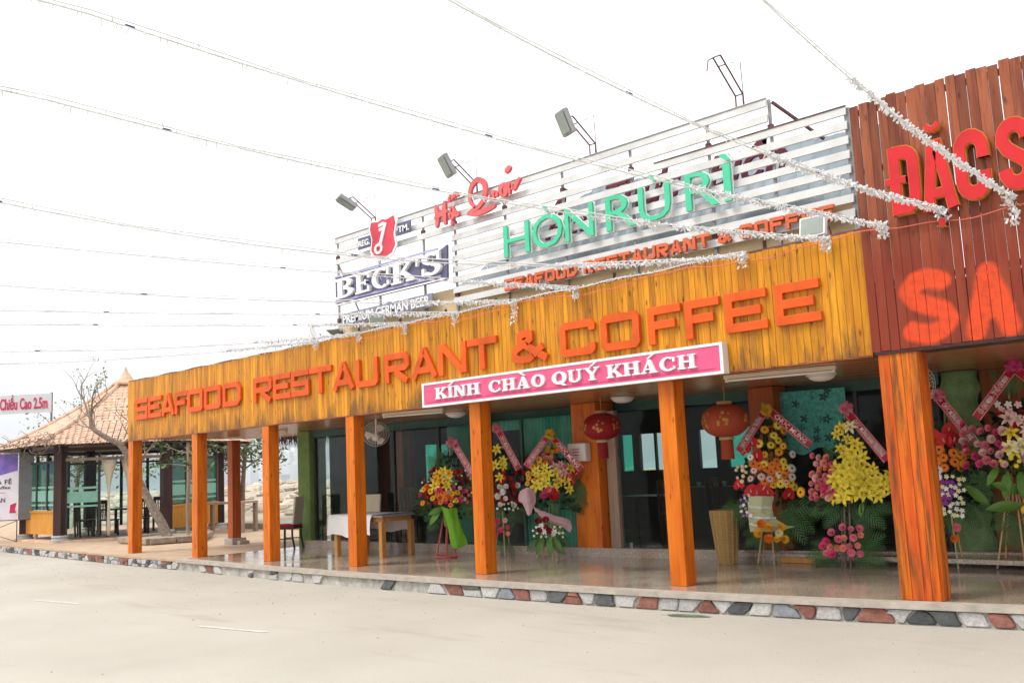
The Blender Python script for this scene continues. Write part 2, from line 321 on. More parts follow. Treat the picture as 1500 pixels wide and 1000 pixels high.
# ------------------------------------------------------------------ mesh tools
class MB:
    def __init__(s): s.v = []; s.f = []; s.mi = []; s.cur = 0
    def add(s, vs_, fs):
        o = len(s.v); s.v += [tuple(v) for v in vs_]
        for f in fs: s.f.append([i+o for i in f]); s.mi.append(s.cur)
        return s
    def box(s, x0, x1, y0, y1, z0, z1):
        return s.add([(x0,y0,z0),(x1,y0,z0),(x1,y1,z0),(x0,y1,z0),(x0,y0,z1),(x1,y0,z1),(x1,y1,z1),(x0,y1,z1)],
                     [(0,3,2,1),(4,5,6,7),(0,1,5,4),(1,2,6,5),(2,3,7,6),(3,0,4,7)])
    def obox(s, c, sz, rot=None):
        m = MB().box(-sz[0]/2, sz[0]/2, -sz[1]/2, sz[1]/2, -sz[2]/2, sz[2]/2)
        rm = rot if rot else Matrix.Identity(3)
        return s.add([Vector(c) + rm @ Vector(v) for v in m.v], m.f)
    def bar(s, a, b, w_, h_=None):
        a = Vector(a); b = Vector(b); d = b-a; h_ = h_ or w_
        q = d.to_track_quat('Z', 'Y').to_matrix()
        return s.obox((a+b)/2, (w_, h_, d.length), q)
    def prism(s, poly, fn, d0, d1):
        """poly: 2-D outline, fn(u, v, d) -> point; capped and extruded from d0 to d1"""
        n = len(poly); vs_ = [fn(u, v, d0) for u, v in poly] + [fn(u, v, d1) for u, v in poly]
        fs = [tuple(range(n))[::-1], tuple(range(n, 2*n))] + [(i, (i+1) % n, n+(i+1) % n, n+i) for i in range(n)]
        return s.add(vs_, fs)
    def strip(s, L, Rr, fn, d0, d1, closed=False):
        """band between two 2-D rails, extruded"""
        n = len(L); vs_ = []
        for d in (d0, d1): vs_ += [fn(*p, d) for p in L] + [fn(*p, d) for p in Rr]
        fs = []; rng = range(n if closed else n-1)
        for i in rng:
            j = (i+1) % n
            fs += [(i, j, n+j, n+i), (2*n+i, 3*n+i, 3*n+j, 2*n+j), (i, 2*n+i, 2*n+j, j), (n+i, n+j, 3*n+j, 3*n+i)]
        if not closed: fs += [(0, n, 3*n, 2*n), (n-1, 3*n-1, 4*n-1, 2*n-1)]
        return s.add(vs_, fs)
    def tube(s, pts, r, n=6, cap=True):
        pts = [Vector(p) for p in pts]; rs = r if isinstance(r, (list, tuple)) else [r]*len(pts)
        vs_ = []; fs = []; up_ = None
        for i, p in enumerate(pts):
            t = (pts[min(i+1, len(pts)-1)] - pts[max(i-1, 0)])
            t = t.normalized() if t.length > 1e-9 else Vector((0, 0, 1))
            if up_ is None: up_ = Vector((0, 0, 1)) if abs(t.z) < .9 else Vector((1, 0, 0))
            a = t.cross(up_).normalized(); b_ = a.cross(t).normalized(); up_ = b_
            for k in range(n):
                an = 2*math.pi*k/n; vs_.append(p + (a*math.cos(an) + b_*math.sin(an))*rs[i])
        for i in range(len(pts)-1):
            for k in range(n):
                k2 = (k+1) % n; fs.append((i*n+k, i*n+k2, (i+1)*n+k2, (i+1)*n+k))
        if cap: fs += [tuple(range(n)), tuple(range((len(pts)-1)*n, len(pts)*n))[::-1]]
        return s.add(vs_, fs)
    def lathe(s, prof, n=16, c=(0, 0, 0), sq=(1, 1)):
        vs_ = []; fs = []
        for r_, z in prof:
            for k in range(n):
                a = 2*math.pi*k/n; vs_.append((c[0]+r_*math.cos(a)*sq[0], c[1]+r_*math.sin(a)*sq[1], c[2]+z))
        for i in range(len(prof)-1):
            for k in range(n):
                k2 = (k+1) % n; fs.append((i*n+k, i*n+k2, (i+1)*n+k2, (i+1)*n+k))
        fs += [tuple(range(n))[::-1], tuple(range((len(prof)-1)*n, len(prof)*n))]
        return s.add(vs_, fs)
    def xf(s, mat): s.v = [tuple(mat @ Vector(v)) for v in s.v]; return s
    def mesh(s, name, mats, smooth=False):
        me = bpy.data.meshes.new(name); me.from_pydata(s.v, [], s.f)
        for m in (mats if isinstance(mats, (list, tuple)) else [mats]): me.materials.append(M[m] if isinstance(m, str) else m)
        if any(s.mi): me.polygons.foreach_set('material_index', s.mi)
        if smooth: me.polygons.foreach_set('use_smooth', [True]*len(me.polygons))
        me.update(); return me
    def build(s, name, mats, parent=None, smooth=False, bevel=0, fixn=False):
        me = s.mesh(name, mats, smooth)
        if fixn:
            bm = bmesh.new(); bm.from_mesh(me); bmesh.ops.recalc_face_normals(bm, faces=bm.faces); bm.to_mesh(me); bm.free()
        o = bpy.data.objects.new(name, me); COL.objects.link(o)
        if parent: adopt(o, parent)
        if bevel:
            bv = o.modifiers.new('bevel', 'BEVEL'); bv.width = bevel; bv.segments = 2; bv.limit_method = 'ANGLE'
        return o
def adopt(o, parent):
    o.parent = parent
    if parent.get('_w'): o.matrix_parent_inverse = Matrix.Translation(-parent.location)
def inst(me, name, parent=None, loc=(0,0,0), rot=None, scale=None):
    o = bpy.data.objects.new(name, me); COL.objects.link(o); o.location = loc
    if rot is not None:
        if isinstance(rot, Matrix): o.rotation_euler = rot.to_euler()
        else: o.rotation_euler = rot
    if scale is not None: o.scale = scale if hasattr(scale, '__len__') else (scale,)*3
    if parent: adopt(o, parent)
    return o
def tag(o, label=None, cat=None, group=None, kind=None):
    if label: o['label'] = label
    if cat: o['category'] = cat
    if group: o['group'] = group
    if kind: o['kind'] = kind
    return o
def root(name, loc, label, cat, group=None, rz=0, world=False):
    """an Empty at the base of a thing; world=True: its parts are given in world coordinates"""
    o = bpy.data.objects.new(name, None); COL.objects.link(o); o.location = loc; o.rotation_euler = (0, 0, rz); o.empty_display_size = .2
    if world: o['_w'] = 1
    return tag(o, label, cat, group)
def struct(o): o['kind'] = 'structure'; return o
def stuff(o): o['kind'] = 'stuff'; return o
def text_mb(s, width=None, height=None, ext=.004, bold=0, shear=0, spacing=1, res=3):
    """built-in font; returned in a box from (0,0), x right, y up, z = depth; scaled to width / cap height"""
    c = bpy.data.curves.new('t', 'FONT'); c.body = s; c.extrude = .01; c.offset = bold; c.shear = shear; c.resolution_u = res; c.space_character = spacing
    o = bpy.data.objects.new('t', c); me = bpy.data.meshes.new_from_object(o)
    vs_ = [v.co.copy() for v in me.vertices]; fs = [tuple(p.vertices) for p in me.polygons]
    bpy.data.objects.remove(o); bpy.data.curves.remove(c); bpy.data.meshes.remove(me)
    x0 = min(v.x for v in vs_); x1 = max(v.x for v in vs_)
    y0, y1 = 0, .69
    sx = width/(x1-x0) if width else None; sy = height/(y1-y0) if height else None
    if sx is None: sx = sy
    if sy is None: sy = sx
    m = MB(); m.add([((v.x-x0)*sx, (v.y-y0)*sy, ext*(v.z/.01)) for v in vs_], fs); m.w = (x1-x0)*sx
    return m
def on_wall(m, x, z, y):      # text plane -> wall facing -Y
    m.v = [(x+a, y-c, z+b) for a, b, c in m.v]; return m
def catmull(P, n=6):
    P = [Vector(p) for p in P]; out = []
    for i in range(len(P)-1):
        p0, p1, p2, p3 = P[max(i-1, 0)], P[i], P[i+1], P[min(i+2, len(P)-1)]
        for k in range(n):
            t = k/n
            out.append(.5*((2*p1) + (p2-p0)*t + (2*p0-5*p1+4*p2-p3)*t*t + (3*p1-p0-3*p2+p3)*t**3))
    out.append(P[-1]); return out
def band(pts, wd, closed=False):
    """left / right rails of a mitred stroke"""
    P = [Vector((p[0], p[1])) for p in pts]; n = len(P); L = []; Rr = []
    for i in range(n):
        w_ = wd[i] if isinstance(wd, (list, tuple)) else wd
        a = P[(i-1) % n] if (closed or i > 0) else None; b_ = P[(i+1) % n] if (closed or i < n-1) else None
        d1 = (P[i]-a).normalized() if a is not None else None; d2 = (b_-P[i]).normalized() if b_ is not None else None
        if d1 is None: d1 = d2
        if d2 is None: d2 = d1
        n1 = Vector((-d1.y, d1.x)); n2 = Vector((-d2.y, d2.x)); mm = (n1+n2)
        mm = mm.normalized() if mm.length > 1e-6 else n1
        k = 1/max(.42, mm.dot(n1)); L.append(tuple(P[i]+mm*w_/2*k)); Rr.append(tuple(P[i]-mm*w_/2*k))
    return L, Rr
def strokes(W, H, t, ch):
    l, r_, b, T, m = t/2, W-t/2, t/2, H-t/2, H*.5; c = min(.3*t, .25*W)*1.0
    if ch == 'S': return [([(W, T), (l, T), (l, m), (r_, m), (r_, b), (0, b)], 0)]
    if ch == 'E': return [([(W, T), (l, T), (l, b), (W, b)], 0), ([(t, m), (W*.86, m)], 0)]
    if ch == 'F': return [([(W, T), (l, T), (l, 0)], 0), ([(t, m), (W*.82, m)], 0)]
    if ch == 'A': return [([(t*.55, 0), (W/2-t*.1, H-t*.35), (W/2+t*.1, H-t*.35), (W-t*.55, 0)], 0), ([(W*.27, H*.27), (W*.73, H*.27)], 0)]
    if ch == 'O': return [([(l+c, b), (r_-c, b), (r_, b+c), (r_, T-c), (r_-c, T), (l+c, T), (l, T-c), (l, b+c)], 1)]
    if ch == 'D': return [([(l, b), (r_-3*c, b), (r_, b+3*c), (r_, T-3*c), (r_-3*c, T), (l, T)], 1)]
    if ch == 'R': return [([(l, 0), (l, T), (r_-2*c, T), (r_, T-2*c), (r_, m+c), (r_-2*c, m-t*.1), (t, m-t*.1)], 0), ([(W*.42, m-t*.5), (W-t*.55, 0)], 0)]
    if ch == 'T': return [([(0, T), (W, T)], 0), ([(W/2, H-t), (W/2, 0)], 0)]
    if ch == 'U': return [([(l, H), (l, b+c), (l+c, b), (r_-c, b), (r_, b+c), (r_, H)], 0)]
    if ch == 'N': return [([(l, 0), (l, H)], 0), ([(r_, 0), (r_, H)], 0), ([(l+t*.3, H-t*.2), (r_-t*.3, t*.2)], 0)]
    if ch == 'C': return [([(r_, H*.68), (r_, T-c), (r_-c, T), (l+c, T), (l, T-c), (l, b+c), (l+c, b), (r_-c, b), (r_, b+c), (r_, H*.32)], 0)]
    if ch == '&': return [([(W-t*.3, t*.35), (W*.27, H*.66), (W*.27, H*.84), (W*.40, T), (W*.54, H*.86), (W*.54, H*.72), (W*.44, H*.60)], 0), ([(W*.36, H*.57), (W*.13, H*.40), (W*.12, H*.18), (W*.3, b), (W*.50, H*.12), (W*.60, H*.2)], 0), ([(W*.62, H*.22), (W*.86, H*.46)], 0)]
def block_letter(ch, x0, x1, z0, H, t, y0, y1):
    m = MB()
    for k, (pts, cl) in enumerate(strokes(x1-x0, H, t, ch)):
        L, Rr = band(pts, t, cl); m.strip(L, Rr, lambda u, v, d: (x0+u, d, z0+v), y0, y1-.0015*k, cl)
    return m
def slab(ch, W, H, fn, d0, d1):
    """heavy slab-serif capitals: thick stems, thin bars, bracket serifs"""
    m = MB(); T = .24*W; h = .10*H; s = .13*H; k = [0]
    def rect(x0, x1, y0, y1):
        m.prism([(x0*W, y0*H), (x1*W, y0*H), (x1*W, y1*H), (x0*W, y1*H)], fn, d0, d1-.0012*k[0]); k[0] += 1
    def quad(*p): m.prism([(a*W, b*H) for a, b in p], fn, d0, d1-.0012*k[0]); k[0] += 1
    def ring(cx, cy, rx, ry, ix, iy, a0, a1, n=22):
        L = []; Rr = []; cl = abs(a1-a0) >= 359
        for i in range(n if cl else n+1):
            a = R(a0+(a1-a0)*i/n); L.append(((cx+rx*math.cos(a))*W, (cy+ry*math.sin(a))*H)); Rr.append(((cx+ix*math.cos(a))*W, (cy+iy*math.sin(a))*H))
        m.strip(L, Rr, fn, d0, d1-.0012*k[0], cl); k[0] += 1
    def stem(x, wd=.25, ser=.10):
        rect(x-wd/2, x+wd/2, .1, .9); rect(x-wd/2-ser, x+wd/2+ser, 0, .1); rect(x-wd/2-ser, x+wd/2+ser, .9, 1)
    if ch == 'K':
        stem(.23); quad((.36, .42), (.70, .9), (.86, .9), (.46, .36)); quad((.42, .52), (.72, .1), (.96, .1), (.56, .62)); rect(.62, 1, .9, 1); rect(.66, 1.04, 0, .1)
    elif ch == 'I': stem(.5, .5, .22)
    elif ch == 'H': stem(.2); stem(.8); rect(.325, .675, .45, .56)
    elif ch == 'N': stem(.16, .16); rect(.76, .90, .0, .9); rect(.64, 1.0, .9, 1); quad((.08, 1), (.32, 1), (.9, 0), (.68, 0))
    elif ch == 'A': quad((.08, .1), (.44, 1), (.54, 1), (.2, .1)); quad((.56, .1), (.40, .98), (.60, .98), (.88, .1)); rect(.24, .64, .26, .35); rect(0, .3, 0, .1); rect(.5, 1, 0, .1)
    elif ch == 'U': rect(.09, .31, .3, .9); rect(0, .42, .9, 1); rect(.72, .84, .3, .9); rect(.6, .98, .9, 1); ring(.465, .3, .375, .3, .155, .2, 180, 360)
    elif ch == 'Y': quad((.06, .9), (.32, .9), (.60, .42), (.40, .42)); quad((.46, .46), (.76, .9), (.9, .9), (.58, .44)); rect(.38, .62, .1, .44); rect(.26, .74, 0, .1); rect(-.02, .42, .9, 1); rect(.64, 1, .9, 1)
    elif ch in 'OQ':
        ring(.5, .5, .5, .51, .24, .39, 0, 360)
        if ch == 'Q': quad((.42, .2), (.6, .26), (.98, -.14), (.76, -.14))
    elif ch == 'C': ring(.52, .5, .5, .51, .26, .40, 52, 308); rect(.80, .92, .62, .96); rect(.82, .92, .1, .32)
    elif ch == 'B': stem(.22, .26, .08); ring(.42, .75, .44, .25, .2, .15, -90, 90, 12); ring(.42, .27, .52, .27, .26, .16, -90, 90, 12)
    elif ch == 'E': stem(.24, .26, .08); rect(.37, .92, .885, .985); rect(.37, .92, .015, .115); rect(.37, .72, .45, .55); rect(.8, .92, .70, .885); rect(.8, .94, .115, .3); rect(.62, .72, .36, .64)
    elif ch == 'S': ring(.48, .735, .42, .265, .17, .15, 30, 270, 14); ring(.5, .265, .45, .265, .19, .15, -150, 90, 14); rect(.78, .9, .64, .98); rect(.06, .18, .02, .36)
    elif ch == "'": quad((.2, .6), (.5, .6), (.8, 1), (.2, 1))
    return m
def copy_tree(o, parent=None):
    c = o.copy(); COL.objects.link(c)
    if parent: c.parent = parent
    for ch in list(o.children): copy_tree(ch, c)
    return c

# ================================================================== SETTING
def stepY(x):   # front of the step below the glass
    pts = [(-30, 2.2), (-17.6, 2.3), (-14, 2.4), (-9.6, 2.5), (-7.3, 2.78), (-3.85, 3.4), (1.3, 4.2), (9, 5.4)]
    for (a, b), (c, d) in zip(pts[:-1], pts[1:]):
        if a <= x <= c: return b+(d-b)*(x-a)/(c-a)
def wallY(x): return stepY(x)+.14
def kerbY(x):   # front edge of the terrace
    pts = [(-60, 2.4), (-40, .9), (-29.2, .17), (-23.7, -.16), (-20, -.38), (-18, -.42), (-14.3, -.62), (-12, -.68), (-9, -.64), (-6.2, -.5), (-4.4, -.3), (-2.9, -.05), (0, .4), (6, 1.4)]
    for (a, b), (c, d) in zip(pts[:-1], pts[1:]):
        if a <= x <= c: return b+(d-b)*(x-a)/(c-a)
    return pts[0][1] if x < pts[0][0] else pts[-1][1]
# sea, land, road
m = MB(); m.add([(-7000, -3000, -4), (3000, -3000, -4), (3000, 7000, -4), (-7000, 7000, -4)], [(0, 1, 2, 3)]); sea = struct(m.build('water', 'water')); sea['label'] = 'pale sea water reaching to the horizon'
m = MB(); xs = [-160, -110, -80] + [-60+2*i for i in range(34)] + [12, 40, 90]
vs_ = []; fs = []
for x in xs: vs_ += [(x, -70, -.2), (x, kerbY(x)+.03, -.2)]
for i in range(len(xs)-1): fs.append((2*i, 2*i+2, 2*i+3, 2*i+1))
m.add(vs_, fs); road = struct(m.build('road', 'road')); road['label'] = 'pale dusty street in front of the restaurant'
for x0, x1 in ((-15.75, -14.5), (-10.75, -9.55), (-20.6, -19.5)):
    mm = MB(); mm.add([(x0, -3.90, -.196), (x1, -3.73, -.196), (x1, -3.66, -.196), (x0, -3.83, -.196)], [(0, 1, 2, 3)]); mm.build('lane_marking', 'paint', road)
m = MB(); rg = random.Random(90)
for i in range(420):
    x = rg.uniform(-24, 0); y = kerbY(x)-.06-abs(rg.gauss(0, 1.3)); q = rg.uniform(.004, .013)*(1.6 if rg.random() < .06 else 1)
    m.add([(x+q*math.cos(a+q*90)*rg.uniform(.7, 1.3), y+q*math.sin(a+q*90)*rg.uniform(.7, 1.3), -.2) for a in (0, 1.57, 3.14, 4.71)]+[(x, y, -.2+q*1.1)], [(0, 1, 4), (1, 2, 4), (2, 3, 4), (3, 0, 4)])
tag(stuff(m.build('road_grit', 'concrete')), 'loose grit and pebbles scattered on the road near the kerb', 'grit')
# rear land with bumpy shore
m = MB(); nx, ny = 110, 56; X0, X1, Y0, Y1 = -150, 60, 6.5, 95
def landz(x, y):
    n_ = noise.noise(Vector((x*.16, y*.16, 3))) + .5*noise.noise(Vector((x*.5, y*.5, 9))) + .28*abs(noise.noise(Vector((x*1.3, y*1.3, 1))))
    t = (y-6.5)/88
    lf = max(0, min(1, (-18-x)/6))
    hump = math.exp(-((y-23)/10)**2)*.9*lf
    base = -.06 + hump + n_*.42*min(1, max(0, (y-8)/6))*(.35+.65*lf) - (1-lf)*min(1, max(0, (y-10)/6))*1.2
    return base - max(0, (y-40)/55)**1.3*5
def gx(i): return X0+(X1-X0)*i/nx
def gy(j): return Y0+(Y1-Y0)*(j/ny)**1.5
m.add([(gx(i), gy(j), landz(gx(i), gy(j))) for i in range(nx+1) for j in range(ny+1)],
      [(i*(ny+1)+j, (i+1)*(ny+1)+j, (i+1)*(ny+1)+j+1, i*(ny+1)+j+1) for i in range(nx) for j in range(ny)])
o = struct(m.build('ground', 'land', smooth=True)); o['label'] = 'pale sandy ground sloping to the bay'
# rocks of the shore: uncountable tumble of boulders
m = MB(); rr = random.Random(3)
def blob(c, r_, rr, mb, sq=.6):
    n, k = 7, 4; vs_ = []; off = rr.random()*50
    for i in range(1, k):
        ph = math.pi*i/k
        for j in range(n):
            th = 2*math.pi*j/n; d = Vector((math.sin(ph)*math.cos(th), math.sin(ph)*math.sin(th), math.cos(ph)*sq))
            s_ = r_*(1+.38*noise.noise(d*2.1+Vector((off, 0, 0)))); vs_.append(Vector(c)+d*s_)
    vs_ += [Vector(c)+Vector((0, 0, r_*sq)), Vector(c)-Vector((0, 0, r_*sq))]
    fs = [(i*n+j, (i+1)*n+j, (i+1)*n+(j+1) % n, i*n+(j+1) % n) for i in range(k-2) for j in range(n)]
    fs += [(len(vs_)-2, j, (j+1) % n) for j in range(n)] + [(len(vs_)-1, (k-2)*n+(j+1) % n, (k-2)*n+j) for j in range(n)]
    mb.add(vs_, fs)
for i in range(2200):
    x = rr.uniform(-62, -19); y = rr.uniform(10, 38); blob((x, y, landz(x, y)+.05), rr.uniform(.07, .42)*rr.uniform(.6, 1.1), rr, m)
o = stuff(m.build('shore_rocks', 'rock', smooth=False)); tag(o, 'pale tumbled rocks along the shore behind the terrace', 'rocks')
# far hills
for k, (az, dist, hgt, wid) in enumerate(((-62, 3900, 270, 1900), (-50, 4600, 330, 2200), (-30, 5200, 250, 2600))):
    m = MB(); n = 44; dirv = Vector((math.sin(R(az)), math.cos(R(az)), 0)); sdv = Vector((dirv.y, -dirv.x, 0)); vs_ = []; fs = []
    for i in range(n+1):
        u = -1+2*i/n; hh = hgt*(math.cos(u*math.pi/2)**.8)*(.72+.5*noise.noise(Vector((u*2.4+k*7, 0, 1)))+.12*noise.noise(Vector((u*11, k, 1))))
        for v, f_ in ((-.5, 0), (-.22, .55), (0, 1), (.4, .4), (.7, 0)):
            p = dirv*(dist+v*900)+sdv*(u*wid); vs_.append((p.x, p.y, -6+hh*f_*(1+.1*noise.noise(Vector((u*9, v*5, k))))))
    for i in range(n):
        for j in range(4): fs.append((i*5+j, (i+1)*5+j, (i+1)*5+j+1, i*5+j+1))
    m.add(vs_, fs); o = struct(m.build('hill', 'hill', smooth=True)); o['label'] = 'hazy hill across the bay'
# city across the bay
rr = random.Random(11); citymeshes = []
for k in range(5):
    m = MB(); W_, D_, H_ = rr.uniform(14, 26), rr.uniform(12, 18), rr.uniform(14, 44); m.box(-W_/2, W_/2, -D_/2, D_/2, 0, H_); m.box(-W_*.2, W_*.15, -D_*.3, D_*.2, H_, H_+4)
    m.cur = 1
    for fl in range(int(H_/4)):
        for c_ in range(int(W_/4)):
            x = -W_/2+2+c_*4; z = 1.5+fl*4; m.box(x-.9, x+.9, -D_/2-.25, -D_/2, z, z+1.7)
    citymeshes.append(m.mesh('apartment_block', ['city', 'citywin']))
wordc = ['tall', 'low', 'broad', 'narrow', 'square']
for i in range(36):
    az = rr.uniform(-63, -46); dist = rr.uniform(1150, 2000)
    o = inst(citymeshes[i % 5], 'apartment_block', None, (math.sin(R(az))*dist, -9.6+math.cos(R(az))*dist, -4+rr.uniform(0, 18)*(dist-1150)/650), (0, 0, R(-az*-1+rr.uniform(-25, 25))), rr.uniform(.7, 1.25))
    tag(o, 'small pale apartment block in the hazy city across the bay', 'building', 'far city blocks across the bay')
# pavement (left, tan) and polished terrace with a screed lip
def slabmesh(xa, xb, z1, z0, yb, step=.7):
    n = max(2, int((xb-xa)/step)); vs_ = []; fs = []
    for i in range(n+1):
        x = xa+(xb-xa)*i/n; vs_ += [(x, kerbY(x), z0), (x, kerbY(x), z1), (x, yb, z1)]
    for i in range(n): a = i*3; b = a+3; fs += [(a, b, b+1, a+1), (a+1, b+1, b+2, a+2)]
    m = MB(); m.add(vs_, fs); return m
o = struct(slabmesh(-60, -17.9, -.004, -.045, 7.2).build('pavement', 'tan')); o['label'] = 'tan paved forecourt around the pavilion'
o = struct(slabmesh(-17.9, 6, 0, -.04, 9.5).build('terrace', 'granite')); o['label'] = 'polished speckled granite terrace floor under the veranda'
lip = MB(); n = 60
vs_ = []; fs = []
for i in range(n+1):
    x = -17.9+23.9*i/n; k = kerbY(x); vs_ += [(x, k-.03, -.05), (x, k-.03, .004), (x, k+.16, .006), (x, k+.16, -.02)]
for i in range(n):
    for j in range(3): a = i*4+j; fs.append((a, a+4, a+5, a+1))
lip.add(vs_, fs); o = lip.build('terrace_edge', 'lip'); struct(o)
# kerb: mortar core, a stone at a time
m = MB(); vs_ = []; fs = []; n = 120
for i in range(n+1):
    x = -60+66*i/n; k = kerbY(x); vs_ += [(x, k+.022, -.22), (x, k+.022, -.03), (x, k+.3, -.03)]
for i in range(n): a = i*3; fs += [(a, a+3, a+4, a+1), (a+1, a+4, a+5, a+2)]
m.add(vs_, fs); kerb = struct(m.build('kerb', 'mortar')); kerb['label'] = 'low kerb faced with red, dark and white stones'
rr = random.Random(5)
def stone(poly, x, mat):      # poly in (u along kerb, z)
    c = (sum(p[0] for p in poly)/len(poly), sum(p[1] for p in poly)/len(poly)); mm = MB(); n = len(poly); th = rr.uniform(.024, .046)
    k0 = kerbY(c[0]); vs_ = [(p[0], kerbY(p[0])+.024, p[1]) for p in poly] + [(p[0]+(c[0]-p[0])*.04, kerbY(p[0])+.024-th*.75, p[1]+(c[1]-p[1])*.06) for p in poly] + [(p[0]+(c[0]-p[0])*.13, kerbY(p[0])+.024-th, p[1]+(c[1]-p[1])*.16) for p in poly]
    fs = [tuple(range(2*n, 3*n))]
    for a in (0, n): fs += [(a+i, a+(i+1) % n, a+n+(i+1) % n, a+n+i) for i in range(n)]
    mm.add(vs_, fs); return mm.build('stone', mat, kerb, fixn=True)
x = -30.5; nst = 0; z0, z1 = -.198, -.048; pt = pb = x
SEQ = ['greystone', 'brickred', 'greystone', 'greystone', 'brickred', 'greystone', 'darkstone', 'greystone', 'bluestone', 'brickred', 'greystone', 'darkstone', 'brickred', 'greystone', 'greystone', 'darkstone']
def pickm(): return SEQ[nst % 16] if x > -10 and rr.random() < .85 else rr.choices(['greystone', 'darkstone', 'brickred', 'bluestone'], [.46, .2, .26, .08] if x > -9.5 else [.56, .18, .22, .04])[0]
def inset(P, g=.011):
    cx_, cz_ = sum(p[0] for p in P)/len(P), sum(p[1] for p in P)/len(P); out = []
    for a, b in P: d = math.hypot(a-cx_, b-cz_); out.append((a-(a-cx_)/d*g, b-(b-cz_)/d*g))
    return out
while x < 3.0 and nst < 295:
    wl = rr.uniform(.15, .31) if x > -9 else (rr.uniform(.15, .28) if x < -18 else rr.uniform(.2, .36))
    sl_ = rr.uniform(-.055, .055); nt_, nb = x+wl+sl_, x+wl-sl_; q = lambda a: rr.uniform(-a, a); zm = (z0+z1)/2
    if -17.9 < x < -10 and rr.random() < .5: x += wl; pt, pb = nt_, nb; continue       # rendered over
    typ = rr.random(); cut = lambda: rr.uniform(.0, .04)
    a0, a1, a2, a3 = cut(), cut(), cut(), cut()
    full = [(pb+a0, z0), (nb-a1, z0), (nb+.0, z0+a1*1.1), ((nb+nt_)/2+q(.012), zm+q(.03)), (nt_, z1-a2*1.1), (nt_-a2, z1), (pt+a3, z1), (pt, z1-a3*1.1), ((pb+pt)/2+q(.012), zm+q(.03)), (pb, z0+a0*1.1)]
    if typ < (.7 if x > -18 else .35): polys = [full]
    else:
        zl, zr_ = zm+q(.035), zm+q(.035); polys = [[(pb, z0), (nb, z0), (nb+(nt_-nb)*.45, zr_), (pb+(pt-pb)*.45, zl)], [(pb+(pt-pb)*.5, zl+.006), (nb+(nt_-nb)*.5, zr_+.006), (nt_, z1), (pt, z1)]]
        if wl > .26 and x < -14: c_ = (pb+nb)/2+q(.04); polys[0] = [(pb, z0), (c_, z0), (c_+q(.02), (zl+zr_)/2), (pb+(pt-pb)*.45, zl)]; polys.append([(c_+.01, z0), (nb, z0), (nb+(nt_-nb)*.45, zr_), (c_+.02, (zl+zr_)/2)])
    for pl in polys: stone(inset(pl), x, pickm()); nst += 1
    x += wl; pt, pb = nt_, nb
# ================================================================== RESTAURANT BUILDING
B = root('restaurant_building', (-12, 2.5, 0), 'long restaurant with yellow plank fascia, orange timber posts and glass front', 'building', world=True)
FX0, FX1 = -20.99, -4.045
fa = MB().box(FX0+.01, FX1-.004, .024, .09, 2.47, 3.70).build('fascia', 'darkwood', B)
pw = .0822; npk = int(round((FX1-FX0)/pw)); pw = (FX1-FX0)/npk
pm = MB(); c_ = .0045; h2 = pw/2-.0009
pm.prism([(-h2, .024), (-h2, c_), (-h2+c_, 0), (h2-c_, 0), (h2, c_), (h2, .024)], lambda u, v, d: (u, v, d), 0, 1.31)
pme = pm.mesh('plank', 'fascia')
rr = random.Random(21)
for i in range(npk):
    inst(pme, 'plank', fa, (FX0+pw*(i+.5), rr.uniform(-.002, .003), 2.44+rr.uniform(-.004, .004)), None, (1, 1, 1+rr.uniform(-.004, .006)))
MB().box(FX0, FX1, -.004, .12, 2.425, 2.438).build('fascia_trim', 'redwood', fa)
MB().box(FX0-.03, FX1, .03, .16, 3.76, 3.78).build('fascia_cap', 'rust', fa)
# posts
POSTX = [-20.967, -18.13, -15.532, -12.995, -10.039, -6.726]
for i, x in enumerate(POSTX):
    z0 = -.004 if x < -17.9 else .0
    mm = MB().box(-.11, .11, 0, .22, z0, 2.437); o = mm.build('post', 'post', B, bevel=.008); o.location = (x+.11, .004, 0)
    MB().box(x+.01, x+.21, .1, .214, 2.437, 2.47).build('post_head', 'darkwood', o).location = (-x-.11, -.004, 0)
o = MB().box(-.11, .11, 0, .22, .14, 2.40).build('post', 'post_dark', B, bevel=.008); o.location = (-20.45, 2.2, 0); o['label'] = 'dark brown rear post on a concrete plinth'
pl = MB().box(-20.62, -20.26, 2.14, 2.5, -.004, .14); pl.box(-20.26, -20.12, 2.25, 2.5, -.004, .08); pl.build('plinth', 'concrete', B)
# veranda ceiling boards
ce = MB().box(-20.95, 1.2, .13, 3.9, 2.475, 2.55).build('ceiling', 'darkwood', B)
bm_ = MB(); bw = .148; bm_.box(-.5, .5, -bw/2+.002, bw/2-.002, 0, .018); bme = bm_.mesh('board', 'ceil')
rr = random.Random(8); y = .22
while y < 3.75:
    cuts = [-20.95, rr.uniform(-16, -14), rr.uniform(-10, -8), 1.1]
    for a, b in zip(cuts[:-1], cuts[1:]):
        inst(bme, 'board', ce, ((a+b)/2, y, 2.452+rr.uniform(0, .003)), None, (b-a-.004, 1, 1))
    y += bw
